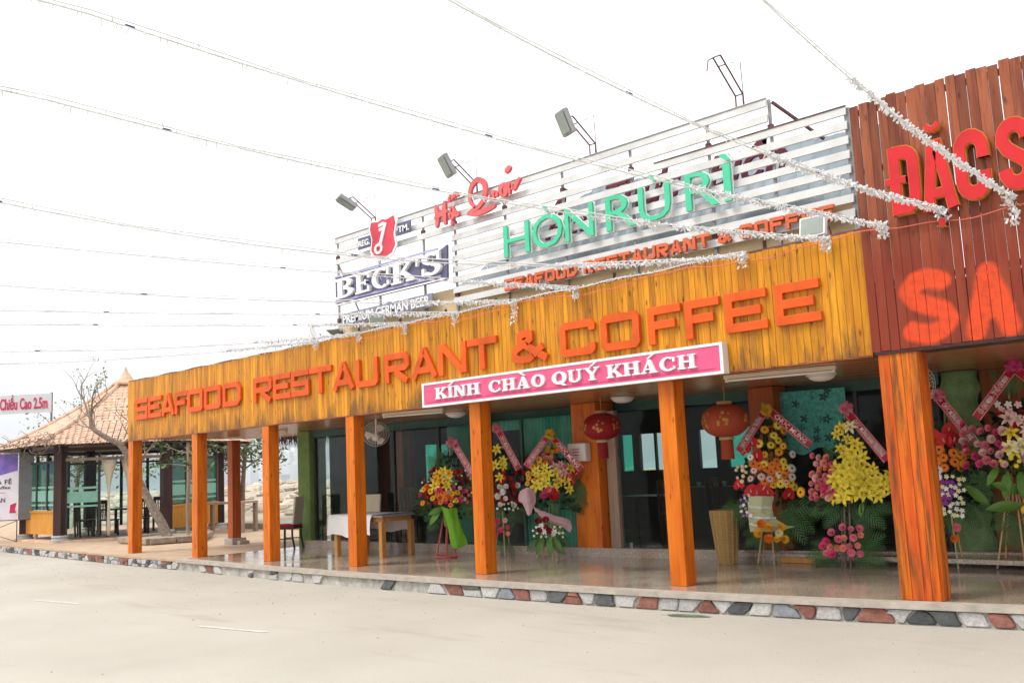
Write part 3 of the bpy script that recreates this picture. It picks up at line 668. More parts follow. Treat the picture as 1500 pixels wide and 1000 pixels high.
# veranda roof and parapet / metal roof above
MB().box(-20.9, -4.1, .1, 3.9, 2.56, 2.62).build('veranda_roof', 'roof_metal', B)
MB().box(-13.75, -4.06, .575, .8, 2.62, 4.30).build('parapet', 'cream', B)
for k in range(9):
    x = -13.3+k*1.12; MB().box(x-.02, x+.02, .562, .573, 3.72, 4.0).build('strut', 'rust', B)
rm = MB(); n = 0   # corrugated roof sheets: front slope with a hip on the left
def ridge(x): return max(4.2, min(5.62, 4.35+(x+12.9)*.33)) if x < -8.9 else 5.66-(x+8.9)*.055
ux = -12.95; vs_ = []; fs = []; cnt = 0
while ux < -4.0:
    for q, off in enumerate((0, .03, .03, 0)):
        x = ux+.055*q; zt = ridge(x); vs_ += [(x, 1.0, 4.12+off*.4), (x, 1.75, zt+off*.3)]; cnt += 1
    ux += .22
for i in range(cnt-1): fs.append((2*i, 2*i+2, 2*i+3, 2*i+1))
rm.add(vs_, fs); rm.build('roof', 'roof_metal', B)
m = MB(); m.box(-13.0, -4.06, 1.75, 1.80, 3.9, 4.3); m.build('roof_ledge', 'cream', B)
# step and rear glass front
m = MB(); n = 30; vs_ = []; fs = []
for i in range(n+1):
    x = -17.6+19.6*i/n; yy = stepY(x); vs_ += [(x, yy, 0), (x, yy, .105), (x, yy-.012, .105), (x, yy-.012, .14), (x, yy+.34, .14)]
for i in range(n):
    for j in range(4): a = i*5+j; fs.append((a, a+5, a+6, a+1))
m.add(vs_, fs); m.build('step', 'granite', B)
def wbox(x0, x1, t0, t1, z0, z1, name, mat, par=None, bevel=0):
    """box along the (slightly skewed) glass line; t = depth behind it"""
    m = MB(); ya, yb = wallY(x0), wallY(x1)
    m.add([(x0, ya+t0, z0), (x1, yb+t0, z0), (x1, yb+t1, z0), (x0, ya+t1, z0), (x0, ya+t0, z1), (x1, yb+t0, z1), (x1, yb+t1, z1), (x0, ya+t1, z1)],
          [(0,3,2,1),(4,5,6,7),(0,1,5,4),(1,2,6,5),(2,3,7,6),(3,0,4,7)])
    return m.build(name, mat, par or B, bevel=bevel)
ZC = 2.448
wbox(-17.55, -4.65, .06, .16, 2.30, ZC, 'lintel', 'tealframe')
for a, b in ((-17.5, -16.25), (-16.2, -14.95), (-14.9, -13.65), (-13.6, -12.5)):
    wbox(a, b, .095, .103, .125, 2.30, 'glass_pane', 'glass')
wbox(-13.6, -12.5, .28, .29, .125, 2.30, 'glass_pane', 'tealglass')
for x in (-17.5, -16.225, -14.925, -13.625): wbox(x-.02, x+.02, .07, .13, .12, 2.30, 'mullion', 'darkframe')
o = wbox(-12.5, -12.34, -.02, .2, .12, ZC, 'pillar', 'greenwall', bevel=.01)
for k in range(20):
    pass
for a, b in ((-12.3, -11.55), (-11.5, -10.26)): wbox(a, b, .095, .103, .125, 2.30, 'glass_pane', 'glass')
wbox(-11.55, -11.5, .07, .13, .12, 2.30, 'mullion', 'tealframe')
o = MB().box(-.26, .26, 0, .46, .12, ZC).build('post', 'post', B, bevel=.008); o.location = (-9.97, 2.51, 0)
o = MB().box(-.2, .2, 0, .4, .12, ZC).build('post', 'post_dark', B, bevel=.008); o.location = (-6.95, wallY(-6.95)-.12, 0)
wbox(-9.68, -9.5, .05, .16, .12, 2.30, 'door_jamb', 'greywood')
for a, b, hx in ((-9.48, -8.5, -8.62), (-8.46, -7.2, -8.34)):
    d = wbox(a, b, .095, .105, .13, 2.29, 'door', 'glass')
    yy = wallY(hx)
    hd = MB().tube([(hx, yy+.03, .95), (hx, yy+.03, 1.75)], .014, 8); hd.tube([(hx, yy+.03, 1.05), (hx, yy+.1, 1.05)], .008); hd.tube([(hx, yy+.03, 1.65), (hx, yy+.1, 1.65)], .008)
    hd.build('handle', 'chrome', d, smooth=True)
    MB().box(a, a+.1, yy+.085, yy+.115, .13, .2).build('hinge', 'chrome', d)
for a, b in ((-6.72, -5.75), (-5.7, -4.72)): wbox(a, b, .095, .103, .125, 2.30, 'glass_pane', 'glass')
for x in (-5.725, -4.7): wbox(x-.02, x+.02, .07, .13, .12, 2.30, 'mullion', 'darkframe')
# green render pillars: left end and the bulging carved one on the right
o = MB().box(-18.0, -17.56, 2.42, 2.86, 0, ZC).build('pillar', 'greenwall', B, bevel=.015)
m = MB(); prof = [(.215+.02*math.sin(z*9)+.02*math.sin(z*23+1)+(.02 if z < .25 else 0), z) for z in [.12+.08*i for i in range(30)]]
m.lathe(prof, 18); o = m.build('pillar', 'greencol', B, smooth=True); o.location = (-4.42, wallY(-4.42)+.12, 0)
# brown panelled wall on the right
bw_ = wbox(-4.22, 1.2, .2, .3, .12, ZC, 'wall', 'darkwood')
x = -4.2; 
while x < 1.1:
    wbox(x+.004, x+.2, .176, .2, .12, ZC-.003, 'panel_board', 'brown', bw_); x += .204
# dining room: floor, walls, ceiling and rear windows
MB().box(-17.5, 1.2, 2.7, 8.1, .06, .115).build('room_floor', 'granite', B)
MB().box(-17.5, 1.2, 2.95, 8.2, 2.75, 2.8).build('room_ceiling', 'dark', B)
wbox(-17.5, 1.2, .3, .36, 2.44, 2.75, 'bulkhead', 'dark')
WIN = [(-13.42, -13.02, 'wintint'), (-12.90, -12.0, 'winglass'), (-11.35, -10.86, 'winglass'), (-10.66, -10.0, 'wintint')]
bwl = MB(); xx = -17.5
for a, b, g in WIN:
    bwl.box(xx, a, 8.0, 8.1, .1, 2.75); bwl.box(a, b, 8.0, 8.1, .1, 1.22); bwl.box(a, b, 8.0, 8.1, 2.12, 2.75); xx = b
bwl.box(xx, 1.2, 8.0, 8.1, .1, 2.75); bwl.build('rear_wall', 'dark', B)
for a, b, g in WIN:
    w_ = MB()
    w_.box(a, a+.045, 7.98, 8.06, 1.22, 2.12); w_.box(b-.045, b, 7.98, 8.06, 1.22, 2.12); w_.box(a+.045, b-.045, 7.98, 8.06, 2.07, 2.12); w_.box(a+.045, b-.045, 7.98, 8.06, 1.22, 1.265)
    if b-a > .8: w_.box((a+b)/2-.02, (a+b)/2+.02, 7.98, 8.06, 1.265, 2.07)
    wo = w_.build('window', 'darkframe', B); MB().box(a+.045, b-.045, 8.02, 8.03, 1.265, 2.07).build('pane', g, wo)
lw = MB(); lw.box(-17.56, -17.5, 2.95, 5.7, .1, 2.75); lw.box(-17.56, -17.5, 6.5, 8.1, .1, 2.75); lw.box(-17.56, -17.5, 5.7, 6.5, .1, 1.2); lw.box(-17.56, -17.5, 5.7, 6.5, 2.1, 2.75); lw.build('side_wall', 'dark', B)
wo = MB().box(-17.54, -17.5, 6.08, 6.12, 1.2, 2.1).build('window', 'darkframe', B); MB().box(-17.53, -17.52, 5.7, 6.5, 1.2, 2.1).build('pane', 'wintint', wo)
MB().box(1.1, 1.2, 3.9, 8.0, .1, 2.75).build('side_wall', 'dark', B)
o = MB().box(-.16, .16, -.16, .16, .115, 2.74).build('post', 'post_dark', B); o.location = (-16.3, 4.0, 0)
# counter and glasses
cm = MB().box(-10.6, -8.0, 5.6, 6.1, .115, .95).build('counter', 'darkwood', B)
# thatch fringe behind the open bay
m = MB(); rr = random.Random(2)
for i in range(420):
    x = rr.uniform(-21.4, -17.4); y = rr.uniform(3.5, 4.3); z = 2.52-(y-3.5)*.05; l = rr.uniform(.12, .34); dx = rr.uniform(-.14, .14); w_ = rr.uniform(.015, .03)
    m.add([(x-w_, y, z), (x+w_, y, z+.01), (x+dx+w_*.2, y+rr.uniform(-.05, .12), z-l)], [(0, 1, 2)])
m.box(-21.5, -17.3, 3.5, 4.4, 2.52, 2.58)
stuff(m.build('thatch_fringe', 'thatch', B))

# ================================================================== RED PLANK FACADE (right)
F = root('timber_facade', (-1.5, .05, 0), 'tall red stained plank facade rising above the roof at right', 'facade', world=True)
rw = .0985; x0 = -4.05; npl = 49
pm = MB(); h2 = rw/2-.0027; c_ = .003
pm.prism([(-h2, .013), (-h2, c_), (-h2+c_, 0), (h2-c_, 0), (h2, c_), (h2, .013)], lambda u, v, d: (u, v, d), 0, 2.62); pme = pm.mesh('plank', 'redpainted')
rr = random.Random(4)
for i in range(npl):
    inst(pme, 'plank', F, (x0+rw*(i+.5), -.012+rr.uniform(-.002, .002), 2.465+rr.uniform(-.004, .004)), (0, rr.uniform(-.0014, .0014), 0), (1+rr.uniform(-.03, .05), 1, 1+rr.uniform(-.004, .006)))
for z in (2.5, 3.15, 3.72, 4.36, 5.0): MB().box(x0+.01, x0+rw*npl-.01, .004, .044, z-.03, z+.03).build('batten', 'darkwood', F)
MB().box(x0+.01, .75, .056, .09, 2.5, 3.1).build('backing', 'darkwood', F)
for x in (-3.9, -1.6, .6): MB().bar((x, .08, 3.5), (x, .08, 5.02), .05).build('upright', 'rust', F)
MB().box(-4.02, .75, -.016, .3, 2.43, 2.462).build('trim', 'darkwood', F)
# clad post: boards round a core
pc = MB().box(-3.985, -3.625, .03, .235, 0, 2.44).build('post', 'darkwood', F); pc['label'] = 'broad weathered orange post clad in boards'
rr = random.Random(6)
for a, b in ((-3.999, -3.885), (-3.882, -3.765), (-3.762, -3.690), (-3.687, -3.6075)):
    o = MB().box(-(b-a)/2, (b-a)/2, 0, .026, 0, 2.43).build('board', 'post_big', pc, bevel=.004); o.location = ((a+b)/2, rr.uniform(-.002, .003), .003)
for a, b in ((.03, .145), (.148, .255)):
    o = MB().box(0, .022, -(b-a)/2, (b-a)/2, 0, 2.43).build('board', 'post_big', pc, bevel=.004); o.location = (-3.624, (a+b)/2, .003)
for a, b in ((.03, .145), (.148, .255)):
    o = MB().box(-.02, 0, -(b-a)/2, (b-a)/2, 0, 2.43).build('board', 'post_big', pc, bevel=.004); o.location = (-3.986, (a+b)/2, .003)
# raised red letters with gold edge
USC = .80
LS = root('raised_letter_sign', (-3.0, -.05, 3.75), 'big raised red letters with gold beaded edges on the red planks', 'sign', world=True)
def arcpts(cx, cz, rx, rz, a0, a1, n=7): return [(cx+rx*math.cos(R(a0+(a1-a0)*i/n)), cz+rz*math.sin(R(a0+(a1-a0)*i/n))) for i in range(n+1)]
def fat(name, parts, x, z, W, H):
    t = .135; lt = None
    for e_, mat_, ya, yb, nm in ((.010, 'bead', -.035, -.094, 'edge'), (0, 'redpaint', -.04, -.105, 'letter')):
        m = MB()
        for k, (pts, wd, cl) in enumerate(parts):
            L, Rr = band(pts, wd+2*e_, cl); m.strip(L, Rr, lambda u, v, d: (x+u*USC, d, z+v), ya, yb-.0014*k, cl)
        if nm == 'edge': ed = m
        else: lt = m.build('letter', mat_, LS)
    ed.build('edge', 'bead', lt)
t = .13
fat('D', [([(.10, t/2), (.24, t/2)] + arcpts(.24, .17, .12, .10, -90, 0, 4) + arcpts(.24, .53, .12, .10, 0, 90, 4) + [(.10, .635)], t, 0), ([(.13, 0), (.13, .70)], t, 0), ([(.0, .35), (.26, .35)], .06, 0)], -3.71, 3.80, .42, .7)
fat('A', [([(.07, 0), (.17, .64), (.23, .64), (.36, 0)], .12, 0), ([(.13, .17), (.30, .17)], .09, 0), (arcpts(.20, .90, .085, .085, 200, 340, 6), .05, 0), ([(.17, -.13), (.25, -.13)], .07, 0)], -3.365, 3.77, .42, .66)
fat('C', [([(.33, .40)] + arcpts(.20, .50, .13, .13, 0, 180, 8) + arcpts(.20, .20, .13, .13, 180, 360, 8) + [(.33, .27)], t, 0)], -3.03, 3.79, .4, .68)
fat('S', [(arcpts(.20, .50, .13, .13, -5, 190, 8) + [(.12, .40), (.27, .29)] + arcpts(.20, .20, .13, .13, 20, -185, 8), t, 0)], -2.645, 3.80, .4, .68)

# ================================================================== SIGNS ON THE FASCIA
SG = root('restaurant_sign', (-12.5, -.02, 2.87), 'orange block letters SEAFOOD RESTAURANT & COFFEE on the yellow fascia', 'sign', world=True)
LET = [('S',-20.53,-19.95),('E',-19.92,-19.33),('A',-19.32,-18.76),('F',-18.73,-18.22),('O',-18.2,-17.6),('O',-17.53,-16.9),('D',-16.82,-16.17),('R',-15.72,-15.11),('E',-15.06,-14.51),('S',-14.48,-13.95),('T',-13.93,-13.29),('A',-13.27,-12.66),('U',-12.62,-12.05),('R',-11.87,-11.28),('A',-11.24,-10.63),('N',-10.6,-10.0),('T',-9.97,-9.38),('&',-9.12,-8.42),('C',-8.2,-7.61),('O',-7.51,-6.91),('F',-6.78,-6.3),('F',-6.24,-5.77),('E',-5.7,-5.17),('E',-5.07,-4.54)]
for ch, a, b in LET: block_letter(ch, a, b, 2.87, .455, .10, -.006, -.052).build('letter', 'orange', SG, bevel=.004)
# pink welcome box
WS = root('welcome_sign', (-8.3, -.06, 2.42), 'long pink box sign reading KÍNH CHÀO QUÝ KHÁCH under the fascia', 'sign', world=True)
MB().box(-10.9, -5.72, -.118, -.005, 2.418, 2.775).build('case', 'offwhite', WS, bevel=.004)
MB().box(-10.86, -5.76, -.122, -.117, 2.45, 2.742).build('face', 'pink', WS)
fr = MB(); fr.box(-10.9, -5.72, -.13, -.1185, 2.745, 2.776); fr.box(-10.9, -5.72, -.13, -.1185, 2.416, 2.447); fr.box(-10.9, -10.862, -.13, -.1185, 2.447, 2.745); fr.box(-5.758, -5.72, -.13, -.1185, 2.447, 2.745); fr.build('frame', 'whitepaint', WS)
MB().box(-10.8, -5.82, -.124, -.1225, 2.476, 2.486).build('pinstripe', 'pinkline', WS)
def word(txt, x, z, H, adv, gap):
    acc = {'Í': ('I', 1), 'À': ('A', -1), 'Ý': ('Y', 1), 'Á': ('A', 1)}
    for ch in txt:
        base, ac = acc.get(ch, (ch, 0)); W = {'I': .105}.get(base, adv); f = lambda u, v, d: (x+u, d, z+v)
        m = slab(base, W, H, f, -.122, -.150)
        if ac:
            cx = W/2
            p = [(cx-.03*ac-.012, H*1.06), (cx-.03*ac+.022, H*1.06), (cx+.045*ac+.03*(ac > 0), H*1.36), (cx+.045*ac-.03*(ac < 0), H*1.36)] if ac > 0 else [(cx+.03-.022, H*1.06), (cx+.03+.012, H*1.06), (cx-.045+.0, H*1.36), (cx-.085, H*1.36)]
            m.prism(p, f, -.122, -.147)
        m.build('letter', 'whitepaint', WS, fixn=True); x += W+gap
    return x
word('KÍNH', -10.59, 2.518, .165, .250, .026); word('CHÀO', -9.47, 2.518, .165, .242, .028); word('QUÝ', -8.29, 2.518, .165, .248, .028); word('KHÁCH', -7.38, 2.518, .165, .240, .026)

# ================================================================== SLATTED BILLBOARD
BB = root('billboard_frame', (-9, .5, 3.9), 'white slatted billboard frame standing on the restaurant roof', 'billboard', world=True)
SLZ = [5.675, 5.485, 5.295, 5.128, 4.96, 4.793, 4.626, 4.46, 4.293, 4.127]
tilt = Matrix.Rotation(R(-9), 3, 'X')
for i, z in enumerate(SLZ):
    a = -13.83 if i < 3 else -10.78; b = -5.25 if i < 2 else -4.3
    MB().obox(((a+b)/2, .5, z-.05), (b-a, .022, .098), tilt).build('slat', 'slat', BB)
    if i in (0, 2): MB().box(a if i == 0 else -6.9, b, .485, .515, z+.002, z+.014).build('rail', 'rust' if i == 2 else 'steel', BB)
for x in (-13.82, -12.65, -11.5, -10.75, -9.65, -8.5, -7.3, -6.1, -5.24):
    MB().box(x-.016, x+.016, .53, .56, 3.8, 5.67).build('upright', 'steel', BB); 
    for z in (5.33, 4.2): MB().box(x-.03, x+.03, .515, .57, z-.05, z+.03).build('bracket', 'rust', BB)
MB().box(-4.34, -4.28, .53, .56, 3.8, 5.29).build('upright', 'steel', BB)
MB().bar((-5.2, .54, 5.63), (-4.85, 1.1, 5.2), .03).build('stay', 'rust', BB)
MB().bar((-13.8, .54, 5.2), (-13.6, .9, 4.2), .025).build('stay', 'steel', BB)
# beer sign: board, crest, plates
BS = root('beer_sign', (-12.3, .42, 4.0), "dark blue BECK'S beer sign with red crest on the billboard's left end", 'sign', world=True)
bd = MB(); bd.prism([(-13.72, 4.43), (-10.82, 4.42), (-10.80, 4.97), (-11.0, 4.90), (-13.72, 4.93)], lambda u, v, d: (u, d, v), .44, .40); bd.build('board', 'navy', BS, fixn=True)
for k, (za, zb, xa, xb) in enumerate(((4.925, 4.955, -13.72, -11.0), (4.865, 4.895, -13.72, -11.05), (4.475, 4.515, -13.72, -10.95), (4.425, 4.450, -13.72, -10.85))):
    MB().box(xa, xb, .38, .399, za, zb).build('bar', 'lavender' if k % 2 == 0 else 'whitepaint', BS)
x = -13.64
for ch, W in (('B', .52), ('E', .44), ('C', .5), ('K', .58), ("'", .12), ('S', .5)):
    f = lambda u, v, d: (x+u, d, 4.53+v)
    lt = slab(ch, W, .34 if ch not in 'S' else .37, f, .399, .345); lt.build('letter', 'whitepaint', BS, fixn=True); x += W+.02
MB().box(-13.6, -11.2, .42, .44, 4.05, 4.27).build('plate', 'slate', BS)
on_wall(text_mb('PREMIUM GERMAN BEER', 2.28, .15, .008, .012), -13.54, 4.085, .412).build('lettering', 'whitepaint', BS)
SHP = [(-.30, .30), (-.10, .27), (0, .30), (.10, .27), (.30, .30), (.33, .18), (.27, .0), (.31, -.18), (.22, -.30), (0, -.36), (-.22, -.30), (-.31, -.18), (-.27, 0), (-.33, .18)]
for s_, ya, yb, mt in ((1.14, .40, .375, 'whitepaint'), (1.0, .376, .362, 'crest')):
    MB().prism([(u*s_, v*s_) for u, v in SHP], lambda u, v, d: (-12.33+u, d, 5.40+v), ya, yb).build('crest', mt, BS, fixn=True)
ky = MB(); L, Rr = band([(-.06, -.14), (.10, .22)], .07); ky.strip(L, Rr, lambda u, v, d: (-12.33+u, d, 5.40+v), .364, .345)
L, Rr = band([(-.10+.085*math.cos(R(a)), -.19+.07*math.sin(R(a))) for a in range(0, 360, 30)], .045, True); ky.strip(L, Rr, lambda u, v, d: (-12.33+u, d, 5.40+v), .364, .3435, True)
for a, b in (((.05, .22), (-.08, .2)), ((.03, .14), (-.07, .12))):
    L, Rr = band([a, b], .05); ky.strip(L, Rr, lambda u, v, d: (-12.33+u, d, 5.40+v), .364, .347)
ky.build('key_emblem', 'whitepaint', BS, fixn=True)
for tx, xa, xb, z in (('REG.', -13.05, -12.68, 5.34), ('TM.', -11.98, -11.65, 5.38)):
    MB().box(xa, xb, .40, .42, z-.03, z+.17).build('plate', 'navy', BS); on_wall(text_mb(tx, xb-xa-.06, .10, .006, .02), xa+.03, z+.015, .392).build('lettering', 'whitepaint', BS)
# mint green name
GS = root('name_sign', (-7.6, .4, 4.52), 'mint green thin letters HÒN RÙ RÌ across the billboard slats', 'sign', world=True)
for ch, a, b in (('H', -9.56, -9.05), ('Ò', -8.99, -8.42), ('N', -8.37, -7.87), ('R', -7.65, -7.17), ('Ù', -7.11, -6.62), ('R', -6.39, -5.92), ('Ì', -5.90, -5.73)):
    lt = on_wall(text_mb(ch, b-a, .475, .015, -.003), a, 4.525, .40).build('letter', 'green', GS)
    on_wall(text_mb(ch, b-a+.02, .485, .008, .006), a-.004, 4.518, .43).build('edge', 'whitepaint', lt)
# small orange line
OS = root('small_letter_sign', (-7, .4, 4.03), 'small orange letters SEAFOOD RESTAURANT & COFFEE along the lowest billboard slat', 'sign', world=True)
x = -9.60
for ch in 'SEAFOOD RESTAURANT & COFFEE':
    if ch == ' ': x += .095; continue
    wd = .178; block_letter(ch, x, x+wd, 4.035, .17, .042, .45, .40).build('letter', 'orange_small', OS); x += wd+.0235
# faded red brush script
def brush(par, mat, pts, wds, x, z, s, y0=.43, y1=.385, k=[0]):
    P = catmull([(a, b, 0) for a, b in pts], 5); n = len(P); W = [wds[0]+(wds[1]-wds[0])*math.sin(math.pi*min(1, i/(n-1)*1.0)) for i in range(n)]
    L, Rr = band([(p.x*s, p.y*s) for p in P], [q*s for q in W]); k[0] += 1
    return MB().strip(L, Rr, lambda u, v, d: (x+u, d, z+v), y0, y1-.0012*(k[0] % 9)).build('brush_stroke', mat, par, fixn=True)
RS = root('script_sign', (-10.1, .4, 5.2), 'faded red brush-script letters Hội Quán at the top of the billboard', 'sign', world=True)
for pts in ([(0, .62), (.06, .3), (.02, 0)], [(.36, .66), (.33, .35), (.36, .02)], [(-.05, .26), (.15, .33), (.46, .36)], [(.55, .22), (.62, .38), (.7, .25), (.6, .15), (.55, .22)], [(.72, .3), (.8, .2), (.9, .22)], [(.52, .6), (.6, .7), (.68, .62)], [(.72, .66), (.8, .74), (.9, .68)], [(.58, .0), (.66, .0)],
            [(1.5, .22), (1.32, .42), (1.35, .75), (1.6, .92), (1.85, .75), (1.82, .4), (1.6, .22), (1.4, .18), (1.2, .12)], [(1.2, .12), (1.5, .06), (1.9, .08), (2.2, .12)], [(2.0, .42), (2.1, .32), (2.2, .44), (2.3, .34)], [(2.45, .3), (2.4, .5), (2.55, .55), (2.58, .35), (2.48, .28)], [(2.7, .3), (2.74, .52), (2.86, .42), (2.95, .5), (3.08, .62)], [(2.6, .86), (2.78, .98)]):
    brush(RS, 'redscript', pts, (.07, .15), -11.02, 5.28, .6)
MS = root('maroon_script_sign', (-7.2, 1.0, 4.9), 'maroon script letters Ẩm Thực Biển half hidden behind the slats', 'sign', world=True)
x = -9.2
for tx, wd, zz in (('Ẩm', .8, 4.80), ('Thực', 1.25, 4.95), ('Biển', 1.15, 4.88)):
    on_wall(text_mb(tx, wd, .42, .02, .02, shear=.35), x, zz, .92).build('word', 'maroon', MS); x += wd+.38

# floodlights
def flood(loc, yawz, arm, lab, head=True, tiltd=55, pole=True):
    o = root('floodlight', loc, lab, 'floodlight', 'floodlights along the roof edge', rz=yawz)
    a = MB(); ax, az = arm
    for s in (-.05, .05):
        a.tube([(s, 0, 0), (s, 0, .14), (s, -ax, az)], .011, 5)
    a.tube([(-.05, 0, .14), (.05, 0, .14)], .009, 5); a.tube([(-.05, -ax, az), (.05, -ax, az)], .009, 5); a.tube([(-.05, -ax*.8, az*.82), (.05, -ax*.8, az*.82)], .008, 5)
    a.build('arm', 'rust', o)
    if pole: MB().tube([(.05, .02, 0), (.05, .0, .55), (.05, -ax*.45, az*.72+.12)], .006, 4).build('brace', 'rust', o)
    if head:
        rt = Matrix.Rotation(R(-20), 3, 'Z') @ Matrix.Rotation(R(tiltd), 3, 'X'); c = Vector((0, -ax-.10, az-.10))
        hd = MB(); hd.obox(c, (.25, .075, .34), rt); ho = hd.build('lamp_head', 'steel', o, bevel=.008)
        MB().obox(c+rt @ Vector((0, -.049, 0)), (.21, .008, .28), rt).build('lens', 'lens', ho)
    else:
        MB().tube([(-.05, -ax, az), (-.06, -ax-.1, az-.06), (-.07, -ax-.13, az-.2)], .008, 5).build('hook', 'rust', o)
    return o
flood((-12.73, .5, 5.69), 0, (.46, .42), 'floodlight on bent arms above the red crest', tiltd=60)
flood((-10.23, .5, 5.69), 0, (.46, .42), 'floodlight on bent arms above the red script letters', tiltd=28)
flood((-7.89, .5, 5.69), 0, (.46, .42), 'floodlight on bent arms above the middle of the billboard', tiltd=22)
flood((-5.60, .5, 5.69), 0, (.46, .5), 'bare lamp bracket without a head at the billboard right end', head=False)
def lowflood(loc, lab, s=1, rx=60, rz=0):
    o = root('floodlight', loc, lab, 'floodlight', 'floodlights along the roof edge')
    rt = Matrix.Rotation(R(rz), 3, 'Z') @ Matrix.Rotation(R(rx), 3, 'X')
    h = MB().obox((0, -.02, .18), (.30*s, .07, .24*s), rt).build('lamp_head', 'whitepaint', o, bevel=.008)
    MB().obox(Vector((0, -.02, .18))+rt @ Vector((0, -.039, 0)), (.26*s, .006, .2*s), rt).build('lens', 'lens', h)
    b = MB(); b.tube([(-.17*s, .0, .16), (-.17*s, .08, 0), (.17*s, .08, 0), (.17*s, 0, .16)], .01, 5); b.build('bracket', 'rust', o)
lowflood((-13.98, .12, 3.78), 'small white floodlight at the fascia top, leftmost of the low ones', .9, 15, -35)
lowflood((-12.2, .12, 3.78), 'small white floodlight at the fascia top under the beer sign', .9, 15, 30)
lowflood((-4.66, .22, 3.76), 'white floodlight at the fascia top beside the red planks', 1.0, -12)
lowflood((-13.4, .16, 3.76), 'tilted white floodlight lying on the fascia top below the beer sign corner', .9, 70, 20)

# ================================================================== VERANDA FITTINGS
for x, y, lab in ((-12.09, 1.67, 'round opal ceiling light behind the left end of the pink sign'), (-8.81, 2.06, 'round opal ceiling light between the two lanterns'), (-5.42, 1.67, 'round opal ceiling light near the red planks')):
    o = root('ceiling_light', (x, y, 2.45), lab, 'ceiling light', 'round ceiling lights of the veranda')
    m = MB(); m.lathe([(.18, 0), (.185, -.02), (.17, -.03)], 24); m.build('base', 'offwhite', o, smooth=True)
    m = MB(); m.lathe([(.168, -.03), (.15, -.06), (.1, -.085), (.04, -.095), (.01, -.096)], 24); m.build('shade', 'opal', o, smooth=True)
for (xa, ya), (xb, yb), lab in (((-12.38, .30), (-11.26, .62), 'fluorescent fitting on the ceiling left of the pink sign'), ((-6.1, .5), (-4.79, .74), 'fluorescent fitting on the ceiling right of the pink sign'), ((-18.1, 1.6), (-17.0, 1.5), 'fluorescent fitting on the ceiling of the open left bay')):
    o = root('tube_light', ((xa+xb)/2, (ya+yb)/2, 2.45), lab, 'tube light', 'fluorescent fittings of the veranda', rz=math.atan2(yb-ya, xb-xa)); L_ = math.hypot(xb-xa, yb-ya)
    MB().box(-L_/2, L_/2, -.03, .03, -.045, -.0).build('housing', 'tube', o, bevel=.005); MB().tube([(-L_/2+.03, 0, -.065), (L_/2-.03, 0, -.065)], .016, 10).build('tube', 'opal', o, smooth=True)
    for s in (-1, 1): MB().box(s*(L_/2-.03)-.015, s*(L_/2-.03)+.015, -.022, .022, -.085, -.045).build('socket', 'offwhite', o)
def fan(loc, rz, rx, lab):
    o = root('wall_fan', loc, lab, 'fan', 'veranda fans', rz=rz); rt = Matrix.Rotation(rx, 4, 'X')
    m = MB()
    for k in range(5):
        r_ = .05+.048*k; m.tube([(r_*math.cos(a*math.pi/12), -.06+.02*(k == 4), r_*math.sin(a*math.pi/12)) for a in range(25)], .004, 4, False)
    for a in range(30):
        an = a*math.pi/15; m.tube([(.03*math.cos(an), -.085, .03*math.sin(an)), (.2*math.cos(an), -.075, .2*math.sin(an)), (.245*math.cos(an), -.03, .245*math.sin(an)), (.2*math.cos(an), .03, .2*math.sin(an)), (.06*math.cos(an), .06, .06*math.sin(an))], .0028, 3, False)
    m.xf(rt).build('grille', 'offwhite', o)
    for k in range(3):
        an = k*2*math.pi/3; bl = MB(); pts = [(.03, -.3), (.19, -.55), (.21, 0), (.19, .45), (.03, .3)]
        bl.add([rt @ Vector((q*math.cos(an+w_*.9), .012*w_, q*math.sin(an+w_*.9))) for q, w_ in pts], [(0, 1, 2, 3, 4)]); bl.build('blade', 'opal', o)
    m = MB(); m.lathe([(.045, 0), (.075, .04), (.08, .14), (.05, .2)], 14); m.xf(rt @ Matrix.Rotation(R(-90), 4, 'X')); m.build('motor', 'offwhite', o, smooth=True)
    p = rt @ Vector((0, .16, 0)); MB().tube([p, (p[0], p[1]+.05, p[2]+.1), (0, p[1]+.05, .3)], .018, 8).build('bracket', 'offwhite', o)
    return o
fan((-14.08, 1.5, 2.18), R(-128), R(-22), 'cream wall fan under the ceiling beside the table')
fan((-4.36, 1.9, 2.2), R(60), R(15), 'cream fan half hidden behind the broad weathered post')
